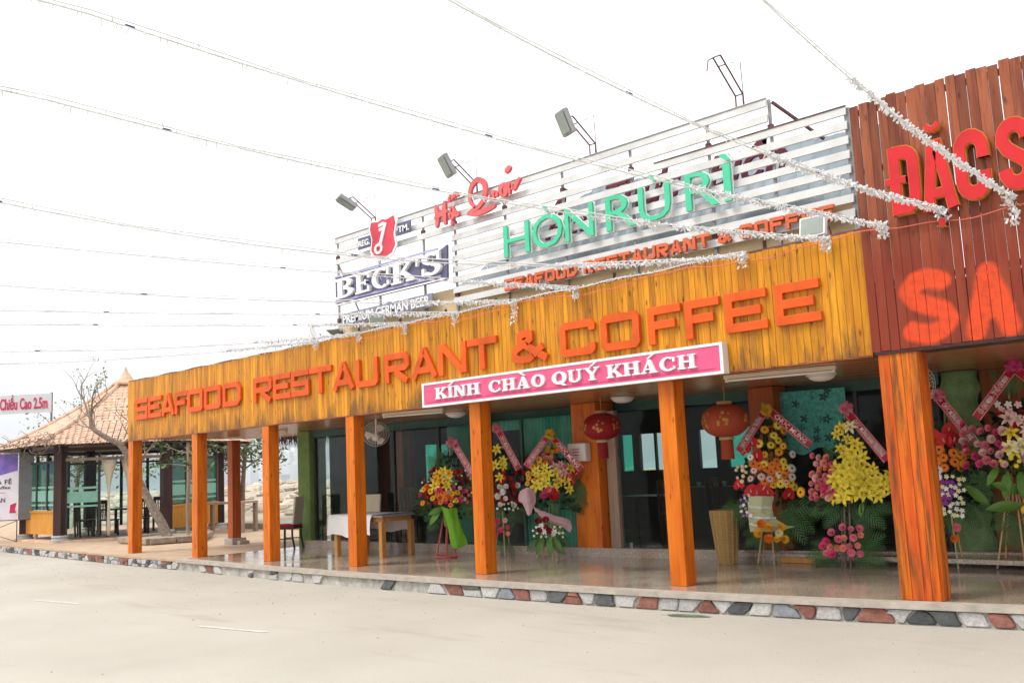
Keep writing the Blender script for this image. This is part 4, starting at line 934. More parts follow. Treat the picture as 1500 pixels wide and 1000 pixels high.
def lantern(loc, mat, lab, s):
    o = root('lantern', loc, lab, 'lantern', 'silk lanterns hanging from the veranda ceiling')
    n, k = 36, 12; m = MB(); prof = []
    for i in range(k+1):
        ph = math.pi*(.12+.76*i/k); prof.append((math.sin(ph)**.85, math.cos(ph)))
    vs_ = []; 
    for r_, z in prof:
        for j in range(n):
            a = 2*math.pi*j/n; q = 1-.035*abs(math.sin(a*12/2)); vs_.append((.29*s*r_*q*math.cos(a), .29*s*r_*q*math.sin(a), .205*s*z))
    m.add(vs_, [(i*n+j, i*n+(j+1) % n, (i+1)*n+(j+1) % n, (i+1)*n+j) for i in range(k) for j in range(n)]); bo = m.build('shade', mat, o, smooth=True)
    # gold flower print on the silk
    g = MB(); rr = random.Random(int(s*100))
    for az in range(0, 360, 60):
        for q in range(9):
            a = R(az+rr.uniform(-17, 17)); ph = R(rr.uniform(58, 112)); sz = rr.uniform(.012, .028)*s; c = Vector((.292*s*math.sin(ph)*math.cos(a), .292*s*math.sin(ph)*math.sin(a), .208*s*math.cos(ph))); nn = c.normalized()
            t1 = nn.cross(Vector((0, 0, 1))).normalized(); t2 = t1.cross(nn); rad = .285*s*math.sin(ph)**.85+.007
            c = Vector((rad*math.cos(a), rad*math.sin(a), .205*s*math.cos(ph))); an0 = rr.random()*6
            g.add([c+(t1*math.cos(an0+b*1.257)+t2*math.sin(an0+b*1.257))*sz*(1 if b % 1 == 0 else .5) for b in range(5)], [(0, 1, 2, 3, 4)])
    stuff(g.build('gold_print', 'gold', bo))
    for z, nm in ((.195, 'top_cap'), (-.235, 'bottom_cap')): m = MB(); m.lathe([(.09*s, 0), (.095*s, .02), (.088*s, .045)], 18, (0, 0, z*s)); m.build(nm, 'bamboo', o, smooth=True)
    m = MB()
    for i in range(40): a = i*2*math.pi/40; m.bar((.07*s*math.cos(a), .07*s*math.sin(a), -.235*s), (.075*s*math.cos(a), .075*s*math.sin(a), -.47*s), .011)
    m.build('tassel', mat, o); MB().tube([(0, 0, .23*s), (.01, 0, .3*s), (0, 0, 2.45-loc[2])], .006, 5).build('cord', 'gold', o)
lantern((-9.12, 1.9, 2.02), 'lanternred', 'deep red silk lantern with gold print beside the white meter box', 1.02)
lantern((-6.97, 1.9, 1.97), 'lanternfaded', 'faded orange-red silk lantern above the tall wicker basket', 1.12)
# meter box
o = root('meter_box', (-10.03, 2.5, 1.51), 'white plastic meter box fixed to the inner orange post', 'meter box')
MB().box(-.19, .19, -.14, .006, 0, .3).build('case', 'opal', o, bevel=.025); m = MB(); m.box(-.12, .1, -.1425, -.1405, .06, .24); m.build('window', 'offwhite', o)
for k in range(3): MB().box(-.09, .06, -.1445, -.143, .10+k*.045, .115+k*.045).build('marking', 'crimson', o)
# printed teal cloth and teal pleated curtain behind the glass
m = MB(); n = 26; vs_ = []; fs = []
for i in range(n+1):
    x = -6.86+1.02*i/n; y = wallY(x)+.045+.012*math.sin(i*1.1); sag = .05*math.sin(i*.5)
    vs_ += [(x, y, 2.36), (x, y+.01*math.sin(i*.7), 1.95), (x, y+.02*math.sin(i*.9), 1.50+sag)]
for i in range(n):
    for j in range(2): a = i*3+j; fs.append((a, a+3, a+4, a+1))
m.add(vs_, fs); tag(m.build('printed_cloth', 'printed', smooth=True), 'teal cloth printed with dark flowers hung behind the glass', 'cloth')
m = MB(); n = 90; vs_ = []; fs = []
for i in range(n+1):
    x = -11.55+1.3*i/n; y = wallY(x)+.14+.028*math.sin(i*1.15); vs_ += [(x, y, 2.3), (x, y, .13)]
for i in range(n): a = i*2; fs.append((a, a+2, a+3, a+1))
m.add(vs_, fs); tag(m.build('pleated_curtain', 'teal', smooth=True), 'teal pleated curtain behind the glass beside the inner orange post', 'curtain')
m = MB(); vs_ = []; fs = []
for i in range(41):
    x = -12.28+.72*i/40; y = wallY(x)+.14+.02*math.sin(i*1.15); vs_ += [(x, y, 2.3), (x, y, 2.12)]
for i in range(40): a = i*2; fs.append((a, a+2, a+3, a+1))
m.add(vs_, fs); tag(m.build('curtain_valance', 'teal', smooth=True), 'short teal valance at the top of the glass behind the second ribbon stand', 'valance')
# tall wicker basket
o = root('wicker_basket', (-7.33, 2.28, 0), 'tall tapered wicker basket on the terrace by the glass door', 'basket')
m = MB(); prof = []
for i in range(25): z = .74*i/24; prof.append((.125+.075*(z/.74)+.004*(i % 2), z))
prof += [(.19, .745), (.185, .70), (.18, .6)]; m.lathe(prof, 28); m.build('body', 'wicker', o)
m = MB()
for k in range(14): a = k*2*math.pi/14; m.tube([(.132*math.cos(a), .132*math.sin(a), .01), (.205*math.cos(a), .205*math.sin(a), .73)], .007, 4)
m.build('stake', 'bamboo', o); MB().lathe([(.19, .64), (.19, .66)], 24).build('filling', 'black', o)
tag(MB().box(-6.72, -6.2, wallY(-6.5)-.42, wallY(-6.5)-.2, .002, .075).build('timber_board', 'palewood', bevel=.004), 'short pale timber board lying behind the gerbera stand', 'board')

# ------------------------------------------------------------------ furniture
def dining_chair(loc, rz, lab, seatm, backm, legm='black', group=None):
    o = root('chair', loc, lab, 'chair', group, rz)
    for sx in (-1, 1):
        MB().bar((sx*.19, -.2, 0), (sx*.19, -.19, .44), .035).build('leg', legm, o)
        m = MB(); m.tube([(sx*.19, .24, 0), (sx*.19, .19, .25), (sx*.19, .19, .48)], .022, 5); m.build('leg', legm, o)
        MB().bar((sx*.19, -.18, .2), (sx*.19, .2, .2), .022).build('stretcher', legm, o)
    MB().box(-.21, .21, -.22, .22, .40, .45).build('seat_frame', legm, o)
    MB().box(-.22, .22, -.23, .22, .452, .50).build('seat', seatm, o, bevel=.02)
    b = MB(); b.obox((0, .235, .78), (.40, .05, .58), Matrix.Rotation(R(-7), 3, 'X')); b.build('backrest', backm, o, bevel=.02)
    return o
dining_chair((-17.75, 2.0, 0), R(-62), 'chair with red seat and cream back beside the green pillar', 'cushion', 'creamcloth')
dining_chair((-15.25, 2.1, 0), R(15), 'dark chair with cream back behind the cloth-covered table', 'cushion', 'creamcloth')
T = root('table', (-14.25, 1.55, 0), 'pale wooden table with a mottled top on the terrace', 'table')
MB().box(-.80, .72, -.40, .40, .70, .735).build('top', 'tabletop', T, bevel=.006); MB().box(-.72, .64, -.33, .33, .62, .70).build('apron', 'palewood', T)
for sx in (-.70, .62):
    for sy in (-.33, .33): MB().box(sx-.045, sx+.045, sy-.045, sy+.045, 0, .62).build('leg', 'palewood', T, bevel=.004)
m = MB(); n = 30   # white cloth over the left two thirds
xs = [-.99, -.90, -.83, -.80, -.55, -.3, -.05, .18, .22]
prof = [(-.455, .37), (-.45, .52), (-.44, .66), (-.415, .735), (-.39, .745), (0, .747), (.39, .745), (.43, .72), (.45, .55), (.455, .40)]
vs_ = []; fs = []
for i in range(26):
    x = -.86+1.30*i/25
    for k, (y, z) in enumerate(prof):
        wv = .018*math.sin(i*.9+k)*(1 if z < .7 else 0); ze = z+(.03*math.sin(i*.35) if z < .45 else 0); xx_ = x
        if x < -.81 and z >= .7: ze = min(ze, .745)
        vs_.append((xx_, y+wv, ze))
for i in range(25):
    for k in range(len(prof)-1): a = i*len(prof)+k; fs.append((a, a+len(prof), a+len(prof)+1, a+1))
# drop over the left end
o_ = len(vs_)
for i, (y, z) in enumerate([(-.45, .0)]*1): pass
ys = [-.44+.88*j/14 for j in range(15)]
for j, y in enumerate(ys):
    for k, (dx, z) in enumerate(((-.862, .742), (-.875, .66), (-.885+.015*math.sin(j*1.3), .5), (-.90+.02*math.sin(j*1.3+1), .37+.02*math.sin(j*.8)))): vs_.append((dx, y, z))
for j in range(14):
    for k in range(3): a = o_+j*4+k; fs.append((a, a+4, a+5, a+1))
m.add(vs_, fs); o = m.build('tablecloth', 'whitecloth', smooth=True); o.location = (-14.25, 1.55, 0.002); tag(o, 'white cloth hanging over the left end of the terrace table', 'tablecloth')
T2 = root('side_table', (-25.45, 5.0, 0), 'plain grey wooden table standing in the open behind the dark rear post', 'table', rz=R(20))
MB().box(-.85, .85, -.35, .35, .80, .86).build('top', 'greywood', T2)
for sx in (-.78, .78):
    for sy in (-.29, .29): MB().box(sx-.05, sx+.05, sy-.05, sy+.05, 0, .80).build('leg', 'greywood', T2)
tag(MB().box(-28.5, -19, 6.1, 6.3, -.05, .16).build('low_wall', 'brick'), 'low brown wall edging the forecourt towards the shore', 'wall')
# dark dining furniture inside (seen dimly through the glass)
def slat_chair(loc, rz, lab, group):
    o = root('chair', loc, lab, 'chair', group, rz)
    for sx in (-1, 1):
        MB().bar((sx*.18, -.19, 0), (sx*.18, -.19, .44), .04).build('leg', 'darkwood', o); MB().bar((sx*.18, .19, 0), (sx*.18, .23, 1.02), .04).build('leg', 'darkwood', o)
    MB().box(-.21, .21, -.22, .2, .44, .475).build('seat', 'darkwood', o); MB().box(-.2, .2, .2, .235, .92, 1.03).build('top_rail', 'darkwood', o)
    for k in range(5): MB().bar((-.12+.06*k, .195, .475), (-.12+.06*k, .22, .92), .028, .012).build('back_slat', 'darkwood', o)
    return o
def dtable(loc, lab, clothm=None, rz=0):
    o = root('table', loc, lab, 'table', rz=rz); MB().box(-.6, .6, -.4, .4, .71, .75).build('top', 'darkwood', o)
    for sx in (-.53, .53):
        for sy in (-.33, .33): MB().box(sx-.03, sx+.03, sy-.03, sy+.03, 0, .71).build('leg', 'darkwood', o)
    return o
slat_chair((-9.35, 4.0, .115), R(200), 'dark slat-back chair inside, seen through the left glass door', 'chairs in the dining room')
slat_chair((-8.9, 4.9, .115), R(160), 'dark slat-back chair inside, behind the one at the glass door', 'chairs in the dining room')
slat_chair((-15.9, 3.6, .115), R(20), 'dark slat-back chair inside behind the leftmost glass', 'chairs in the dining room')
dtable((-10.2, 4.5, .115), 'dark dining table inside behind the glass doors'); dtable((-15.0, 4.0, .115), 'dark dining table inside behind the leftmost glass')
rr = random.Random(9)
for k in range(9):
    x = -10.5+k*.28+rr.uniform(-.05, .05); m = MB(); m.lathe([(.02, 0), (.03, .01), (.042, .05), (.045, .09)], 12); o = m.build('cup', 'opal', smooth=True); o.location = (x, 5.8, .952); tag(o, 'small white cup in the row along the dark counter inside', 'cup', 'cups on the counter inside')

# ================================================================== FLOWER STANDS
FM = {}
def petalring(m, n, r0, r1, w_, z0, z1, z2, twist=0, tip=.35):
    for i in range(n):
        a = 2*math.pi*(i+twist)/n; d = Vector((math.cos(a), math.sin(a), 0)); s = Vector((-d.y, d.x, 0)); mid = (r0+r1)*.55
        m.add([d*r0+s*w_*.35+Vector((0, 0, z0)), d*r0-s*w_*.35+Vector((0, 0, z0)), d*mid-s*w_+Vector((0, 0, z1)), d*r1-s*w_*tip+Vector((0, 0, z2)), d*r1+s*w_*tip+Vector((0, 0, z2)), d*mid+s*w_+Vector((0, 0, z1))], [(0, 1, 2, 5), (2, 3, 4, 5)])
def fmesh(kind, col):
    key = (kind, col)
    if key in FM: return FM[key]
    mk = 'petal_%s' % col
    if mk not in M:
        M[mk] = plain(mk, PET[col], .5, var=.2, scale=30, rnd=.14)
    m = MB(); mats = [mk]
    if kind == 'rose':
        petalring(m, 5, .25, 1.0, .55, -.25, .25, .5, 0, .7); petalring(m, 5, .2, .78, .45, -.1, .5, .72, .5, .7); petalring(m, 4, .1, .5, .34, .0, .7, .86, .2, .7); petalring(m, 3, .02, .26, .2, .2, .85, .95, .0, .8)
    elif kind == 'gerbera':
        petalring(m, 15, .22, 1.0, .16, .05, .12, .0, 0, .45); petalring(m, 12, .2, .72, .14, .12, .22, .16, .5, .45); m.cur = 1; m.lathe([(.26, .06), (.24, .16), (.12, .22), (.02, .22)], 10); mats.append('petal_center')
        if 'petal_center' not in M: M['petal_center'] = plain('petal_center', (.10, .05, .015), .8, var=.5, scale=60)
    elif kind == 'lily':
        for i in range(6):
            a = 2*math.pi*i/6; d = Vector((math.cos(a), math.sin(a), 0)); s = Vector((-d.y, d.x, 0)); w_ = .2 if i % 2 else .25
            P = [(.05, 0, .4), (.35, .28, .9), (.72, .34, .75), (1.0, .12, .08)]; vs_ = []
            for r_, z, q in P: vs_ += [d*r_-s*w_*q+Vector((0, 0, z+.05*q)), d*r_+Vector((0, 0, z)), d*r_+s*w_*q+Vector((0, 0, z+.05*q))]
            m.add(vs_, [(k*3+j, k*3+j+1, k*3+j+4, k*3+j+3) for k in range(3) for j in range(2)])
        m.cur = 1; mats.append('petal_anther')
        if 'petal_anther' not in M: M['petal_anther'] = plain('petal_anther', (.30, .12, .02), .7)
        for i in range(5): a = 2*math.pi*(i+.5)/5; m.bar((0, 0, .1), (.16*math.cos(a), .16*math.sin(a), .5), .03)
    elif kind == 'anthurium':
        P = [(0, -.25), (.45, -.55), (.8, -.3), (.85, .15), (.5, .7), (0, 1.1), (-.5, .7), (-.85, .15), (-.8, -.3), (-.45, -.55)]
        m.add([(u, v, .18*(u*u+v*v)) for u, v in P]+[(0, .1, .0)], [(i, (i+1) % 10, 10) for i in range(10)]); m.cur = 1; m.tube([(0, -.05, .04), (0, .1, .3), (0, .35, .55)], [.09, .08, .03], 6); mats.append('petal_spadix')
        if 'petal_spadix' not in M: M['petal_spadix'] = plain('petal_spadix', (.7, .5, .35), .5)
    elif kind == 'orchid':
        petalring(m, 5, .1, 1.0, .36, 0, .15, .05, 0, .6); m.lathe([(.15, .05), (.2, .25), (.05, .35)], 6)
    elif kind == 'bud':
        m.lathe([(.2, -.5), (.6, -.1), (.7, .3), (.45, .7), (.1, .85)], 8)
    FM[key] = m.mesh(kind, mats, smooth=kind in ('bud',)); return FM[key]
PET = dict(yellow=(.86, .70, .06), gold=(.84, .42, .015), orange=(.85, .21, .015), red=(.58, .012, .02), deepred=(.28, .008, .02), pink=(.80, .20, .27), palepink=(.85, .55, .50), salmon=(.82, .30, .20), hot=(.75, .06, .2), white=(.88, .86, .80), cream=(.86, .80, .45), purple=(.32, .05, .34), lilac=(.45, .2, .4))
def frond_mesh():
    m = MB(); n = 12; rib = []
    for i in range(n+1):
        t = i/n; rib.append(Vector((0, t, .12*math.sin(t*2.2)-.22*t*t)))
    m.tube(rib, [.011*(1-.8*i/n) for i in range(n+1)], 3)
    for i in range(2, n+1):
        t = i/n; l = .34*math.sin(math.pi*min(1, .18+.82*t*.95))+.05
        for s in (-1, 1):
            p = rib[i]; d = Vector((s*.78, .55+.5*t, -.18)).normalized(); q = Vector((0, .024, 0)); e = p+d*l; mid = p+d*l*.5+Vector((0, 0, .02))
            m.add([p-q, p+q, mid+q*1.2, e, mid-q*1.2], [(0, 1, 2, 4), (4, 2, 3)])
    return m.mesh('palm_leaf', 'palm')
FROND = frond_mesh()
def broad_mesh(mat):
    m = MB(); vs_ = []; n = 6
    for i in range(n+1):
        t = i/n; w_ = .17*math.sin(math.pi*(t*.93+.04))**.7; z = .1*math.sin(t*2)-.25*t*t; vs_ += [(-w_, t, z+.04), (0, t, z), (w_, t, z+.04)]
    m.add(vs_, [(i*3+j, i*3+j+1, i*3+j+4, i*3+j+3) for i in range(n) for j in range(2)]); return m.mesh('leaf', mat, True)
BROAD = broad_mesh('broadleaf'); BROADD = broad_mesh('palm')
def facing(nrm, spin=0):
    return Vector(nrm).to_track_quat('Z', 'Y').to_matrix() @ Matrix.Rotation(spin, 3, 'Z')
def flower_stand(name_lab, loc, face, spec, seed):
    rr = random.Random(seed); o = root('flower_stand', loc, name_lab, 'flower stand', 'congratulation flower stands on the terrace', rz=face); o.rotation_euler = (0, R(spec.get('tilt', 4)), face)
    leg = spec.get('leg', 'bamboo'); H0 = spec['h0']
    for k in range(spec.get('nleg', 4)):
        a = 2*math.pi*k/spec.get('nleg', 4)+.5; sp_ = spec.get('spread', .2)
        MB().tube([(sp_*math.cos(a), sp_*math.sin(a), 0), (.05*math.cos(a), .05*math.sin(a), H0)], .011, 5).build('leg', leg, o)
    if spec.get('ring'): MB().tube([(spec['spread']*math.cos(R(a)), spec['spread']*math.sin(R(a)), .02) for a in range(0, 361, 20)], .012, 5).build('ring', leg, o)
    MB().tube([(0, .04, H0*.8), (0, .06, spec['ztop'])], .012, 5).build('stake', 'bamboo', o)
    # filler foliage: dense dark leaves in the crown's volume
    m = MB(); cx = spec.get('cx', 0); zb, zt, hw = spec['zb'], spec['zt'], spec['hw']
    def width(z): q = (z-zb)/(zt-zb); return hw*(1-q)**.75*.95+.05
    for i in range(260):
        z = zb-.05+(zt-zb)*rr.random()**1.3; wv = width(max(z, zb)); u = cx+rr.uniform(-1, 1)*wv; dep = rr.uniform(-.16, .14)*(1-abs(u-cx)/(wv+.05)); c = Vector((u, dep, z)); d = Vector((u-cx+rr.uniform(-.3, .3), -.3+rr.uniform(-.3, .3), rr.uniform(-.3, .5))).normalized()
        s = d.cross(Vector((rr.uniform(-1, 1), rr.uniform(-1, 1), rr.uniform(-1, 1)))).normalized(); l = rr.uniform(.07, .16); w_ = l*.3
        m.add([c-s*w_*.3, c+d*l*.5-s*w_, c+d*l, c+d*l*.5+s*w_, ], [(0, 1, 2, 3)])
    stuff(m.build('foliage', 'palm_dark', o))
    for (u, z, ang, l, tl) in spec['fronds']:    # ang: direction in the picture plane, 0 = right, 90 = up
        y_ = Vector((math.cos(R(ang)), -.25+tl, math.sin(R(ang)))).normalized(); nz = Vector((0, -1, .25)); xa = y_.cross(nz).normalized(); zz = xa.cross(y_)
        ob = inst(FROND, 'palm_leaf', o, (u, .03+rr.uniform(-.04, .06), z), Matrix((xa, y_, zz)).transposed(), l)
    for (u, z, ang, l, lite) in spec.get('leaves', []):
        y_ = Vector((math.cos(R(ang)), -.35, math.sin(R(ang)))).normalized(); nz = Vector((0, -1, .35)); xa = y_.cross(nz).normalized(); zz = xa.cross(y_)
        inst(BROAD if lite else BROADD, 'leaf', o, (u, -.12, z), Matrix((xa, y_, zz)).transposed(), l)
    pts = []
    for kind, cols, cnt, (u0, z0, u1, z1), sz in spec['flowers']:
        for c in range(cnt):
            best = None
            for tr in range(14):
                u, z = rr.uniform(u0, u1), rr.uniform(z0, z1)
                dd = min([math.hypot(u-a, z-b) for a, b in pts] or [9]); 
                if best is None or dd > best[0]: best = (dd, u, z)
            _, u, z = best; pts.append((u, z)); wv = max(.12, width(min(max(z, zb), zt))+.12); du = max(-1, min(1, (u-cx)/wv)); dep = -.10-.20*math.sqrt(max(0, 1-du*du))*(1.35 if z < zb-.1 else 1)*(.45+.55*max(0, 1-(z-zb)/(zt-zb+.2)))
            nr = Vector((du*.7+rr.uniform(-.25, .25), -1, .25+rr.uniform(-.3, .3))); s = sz*rr.uniform(.82, 1.15)
            inst(fmesh(kind, rr.choice(cols)), kind, o, (u, dep, z), facing(nr, rr.uniform(-.6, .6) if kind == 'anthurium' else rr.random()*6), s)
            if kind in ('gerbera', 'anthurium', 'rose') and rr.random() < .0: pass
    # stems in one mesh
    m = MB()
    for (a, b) in pts[::2]: m.tube([(cx+(a-cx)*.2, .05, max(.2, b-.35)), (a, -.07, b-.01)], .004, 3)
    stuff(m.build('stems', 'palm', o))
    for (u0, z0, u1, z1, txt, mat_, up_) in spec['ribbons']:
        a = Vector((u0, -.16, z0)); b = Vector((u1, -.30, z1)); L_ = (b-a).length; d = (b-a).normalized(); s = Vector((0, -1, 0)).cross(d).normalized()*.058; nn = d.cross(s).normalized()
        if nn.y > 0: nn = -nn
        m = MB(); N_ = 10; vs_ = []
        for i in range(N_+1):
            t = i/N_; c = a+(b-a)*t+nn*(.025*math.sin(t*math.pi))
            for q in (-1, 1): vs_.append(c+s*q)
        m.add(vs_, [(2*i, 2*i+1, 2*i+3, 2*i+2) for i in range(N_)]); rb = m.build('ribbon', mat_, o)
        m = MB()
        for q in (-.82, .82):
            vs_ = []
            for i in range(N_+1):
                t = i/N_; c = a+(b-a)*t+nn*(.025*math.sin(t*math.pi)+.003)
                vs_ += [c+s*(q-.05), c+s*(q+.05)]
            m.add(vs_, [(2*i, 2*i+1, 2*i+3, 2*i+2) for i in range(N_)])
        m.build('trim_line', 'petal_palepink', rb)
        tm = text_mb(txt, L_*.78, .062, .0015, .012, res=1); along = d if not up_ else -d; st = a+(b-a)*(.12 if not up_ else .9); upv = nn.cross(along).normalized()
        if upv.z < 0: upv = -upv
        tm.v = [tuple(st+along*x_+upv*(y_-.031)+nn*(.006+z_+.025*math.sin(math.pi*max(0, min(1, (.12 if not up_ else .1)+x_/L_))))) for x_, y_, z_ in tm.v]; tm.build('lettering', 'whitepaint', rb)
    bu, bz, bm = spec['bow']; m = MB(); c = Vector((bu, -.2, bz))
    for k in range(15):
        a = 2*math.pi*k/15+rr.uniform(-.25, .25); l = rr.uniform(.065, .12); d = Vector((math.cos(a), rr.uniform(-.9, -.05), math.sin(a))).normalized(); q = d.cross(Vector((rr.uniform(-.4, .4), 1, rr.uniform(-.4, .4)))).normalized(); h = d.cross(q).normalized()*l*.3; q = q*rr.uniform(.016, .026)
        loop = [c, c+d*l*.4+h*.8, c+d*l*.85+h, c+d*l, c+d*l*.8-h*.6, c+d*l*.35-h*.5, c]; vs_ = []
        for p in loop: vs_ += [p-q, p+q]
        m.add(vs_, [(2*i, 2*i+1, 2*i+3, 2*i+2) for i in range(6)])
    m.build('bow', bm, o)
    return o
M['petal_palepink'] = plain('petal_palepink', PET['palepink'], .5, var=.2, scale=30, rnd=.14)
def wrap(o, mat, P, name='wrap'):
    """crumpled sheet of wrapping: list of rows, each a list of (u, y, z)"""
    m = MB(); rr = random.Random(len(P)*7+3); vs_ = []; fs = []; fine = []
    for row in P:
        fine.append(catmull(row, 6))
    cols = len(fine[0]); rows = [catmull([fine[r_][c] for r_ in range(len(P))], 5) for c in range(cols)]
    nr = len(rows[0])
    for c in range(cols):
        for r_ in range(nr): q = rows[c][r_]; vs_.append(q+Vector((.014*noise.noise(q*13+Vector((5, 0, 0))), .03*noise.noise(q*11)+.014*noise.noise(q*27), .016*noise.noise(q*16))))
    for c in range(cols-1):
        for r_ in range(nr-1): a = c*nr+r_; fs.append((a, a+nr, a+nr+1, a+1))
    m.add(vs_, fs); return m.build(name, mat, o, smooth=True)
def fan_fronds(cx, z, angs, l): return [(cx+.06*math.cos(R(a)), z+.03*math.sin(R(a)), a, l*(.9+.2*((i*37) % 10)/10), ((i*53) % 10)/10*.3-.1) for i, a in enumerate(angs)]
CM = 'CHÚC MỪNG KHAI TRƯƠNG'
# 1: green wrap on a red ring stand
s1 = flower_stand('flower stand with bright green wrap on a red wire stand beside the table', (-12.42, 1.62, 0), R(44), dict(h0=.85, leg='redstand', spread=.19, nleg=6, ring=1, ztop=1.95, zb=.78, zt=1.75, hw=.46,
    fronds=fan_fronds(0, .95, [172, 190, 205, 222, 240, 160, 20, -10, -30, 330, 300], .5)+fan_fronds(-.1, 1.3, [120, 100, 88], .48)+fan_fronds(.1, 1.35, [75, 55], .4), leaves=[(-.12, .8, 235, .3, 1), (.02, .8, 260, .28, 1), (-.05, .85, 205, .3, 1)],
    flowers=[('lily', ['yellow', 'gold'], 8, (-.22, 1.2, .02, 1.48), .10), ('gerbera', ['orange', 'gold'], 12, (-.42, .88, .18, 1.18), .055), ('rose', ['orange', 'red', 'hot'], 12, (-.46, .9, .1, 1.2), .042), ('rose', ['pink', 'hot', 'palepink'], 16, (-.2, .92, .46, 1.2), .038), ('rose', ['red', 'deepred'], 12, (-.3, 1.1, .42, 1.5), .038), ('bud', ['cream', 'yellow', 'palepink'], 12, (.05, .95, .45, 1.5), .03), ('bud', ['cream', 'red'], 6, (-.46, .9, -.25, 1.35), .03)],
    ribbons=[(.08, 1.93, .44, 1.38, CM, 'ribbon_pink', 0)], bow=(.05, 1.95, 'bowpink')), 1)
wrap(s1, 'greenwrap', [[(-.10, -.22, .86), (.02, -.34, .84), (.16, -.22, .85)], [(.0, -.26, .62), (.1, -.34, .6), (.22, -.24, .62)], [(.05, -.24, .38), (.17, -.32, .36), (.31, -.22, .40)], [(.10, -.22, .20), (.20, -.28, .18), (.38, -.2, .25)]])
# 2
flower_stand('flower stand of red and white blooms half hidden behind an orange post', (-11.62, 2.12, 0), R(40), dict(h0=.8, ztop=2.05, zb=.82, zt=1.85, hw=.36, cx=.05,
    fronds=fan_fronds(.05, 1.0, [200, 230, 260, 290, 310, 335, 0, 20], .48)+fan_fronds(.1, 1.35, [60, 85, 110], .4)+fan_fronds(.05, .3, [60, 90, 120, 240, 270, 300], .3), leaves=[],
    flowers=[('lily', ['yellow'], 5, (-.12, 1.3, .06, 1.78), .1), ('rose', ['red', 'deepred'], 20, (-.15, .92, .36, 1.4), .045), ('rose', ['white'], 8, (-.05, .85, .3, 1.2), .05), ('bud', ['white', 'cream'], 8, (-.1, .78, .3, 1.05), .035), ('rose', ['salmon', 'hot', 'palepink'], 7, (-.1, .38, .2, .68), .042)],
    ribbons=[(-.06, 2.08, .30, 1.46, CM, 'ribbon_pink', 0)], bow=(-.1, 2.13, 'bowpink')), 2)
# 3
s3 = flower_stand('flower stand with yellow lilies and pale pink wrap before the teal curtain', (-10.56, 2.14, 0), R(38), dict(h0=.7, ztop=1.98, zb=.82, zt=1.78, hw=.42,
    fronds=fan_fronds(.08, 1.0, [-30, -8, 12, 30, 48], .55)+fan_fronds(-.02, .95, [180, 205, 250, 300], .4)+fan_fronds(0, .22, [150, 175, 20, 0, 40, 200, 330], .28), leaves=[(-.08, .32, 250, .28, 1), (.02, .34, 275, .3, 1), (.1, .34, 300, .28, 1), (-.16, .3, 225, .25, 0), (.18, .36, 320, .26, 0), (.1, .4, 40, .25, 1), (0, .92, 300, .25, 0), (.1, .92, 280, .25, 0)],
    flowers=[('lily', ['yellow'], 12, (-.2, 1.08, .34, 1.45), .115), ('rose', ['hot', 'red'], 3, (-.08, .98, .12, 1.08), .085), ('gerbera', ['orange', 'gold'], 9, (-.34, 1.15, -.1, 1.6), .055), ('rose', ['salmon', 'pink', 'deepred'], 14, (-.36, 1.3, .34, 1.65), .045), ('rose', ['gold', 'orange'], 6, (-.1, 1.5, .12, 1.8), .04), ('anthurium', ['red'], 3, (.24, 1.15, .44, 1.4), .085), ('lily', ['palepink'], 3, (.08, 1.35, .25, 1.5), .09), ('rose', ['red', 'deepred'], 5, (-.16, .45, .05, .62), .05), ('bud', ['white', 'cream'], 12, (-.22, .36, .26, .52), .032), ('lily', ['white'], 3, (-.1, .42, .16, .55), .07)],
    ribbons=[(.07, 1.90, .53, 1.42, 'CHÚC MỪNG', 'ribbon', 0), (-.05, 1.92, -.36, 1.45, CM, 'ribbon_pink', 1)], bow=(0, 1.98, 'bowyellow')), 3)
wrap(s3, 'pinkwrap', [[(-.46, -.2, 1.06), (-.34, -.34, 1.12), (-.22, -.24, 1.10)], [(-.48, -.2, .92), (-.34, -.36, .94), (-.2, -.26, .96)], [(-.40, -.22, .84), (-.30, -.32, .82), (-.20, -.26, .88)], [(-.34, -.22, .70), (-.30, -.3, .68), (-.26, -.26, .72)]])
wrap(s3, 'pinkwrap', [[(-.24, -.26, .82), (-.2, -.32, .76), (-.14, -.26, .68)], [(.0, -.30, .72), (.03, -.36, .64), (.06, -.3, .57)], [(.22, -.28, .66), (.24, -.34, .58), (.26, -.28, .5)], [(.36, -.24, .62), (.38, -.28, .52), (.36, -.24, .42)]], 'wrap')
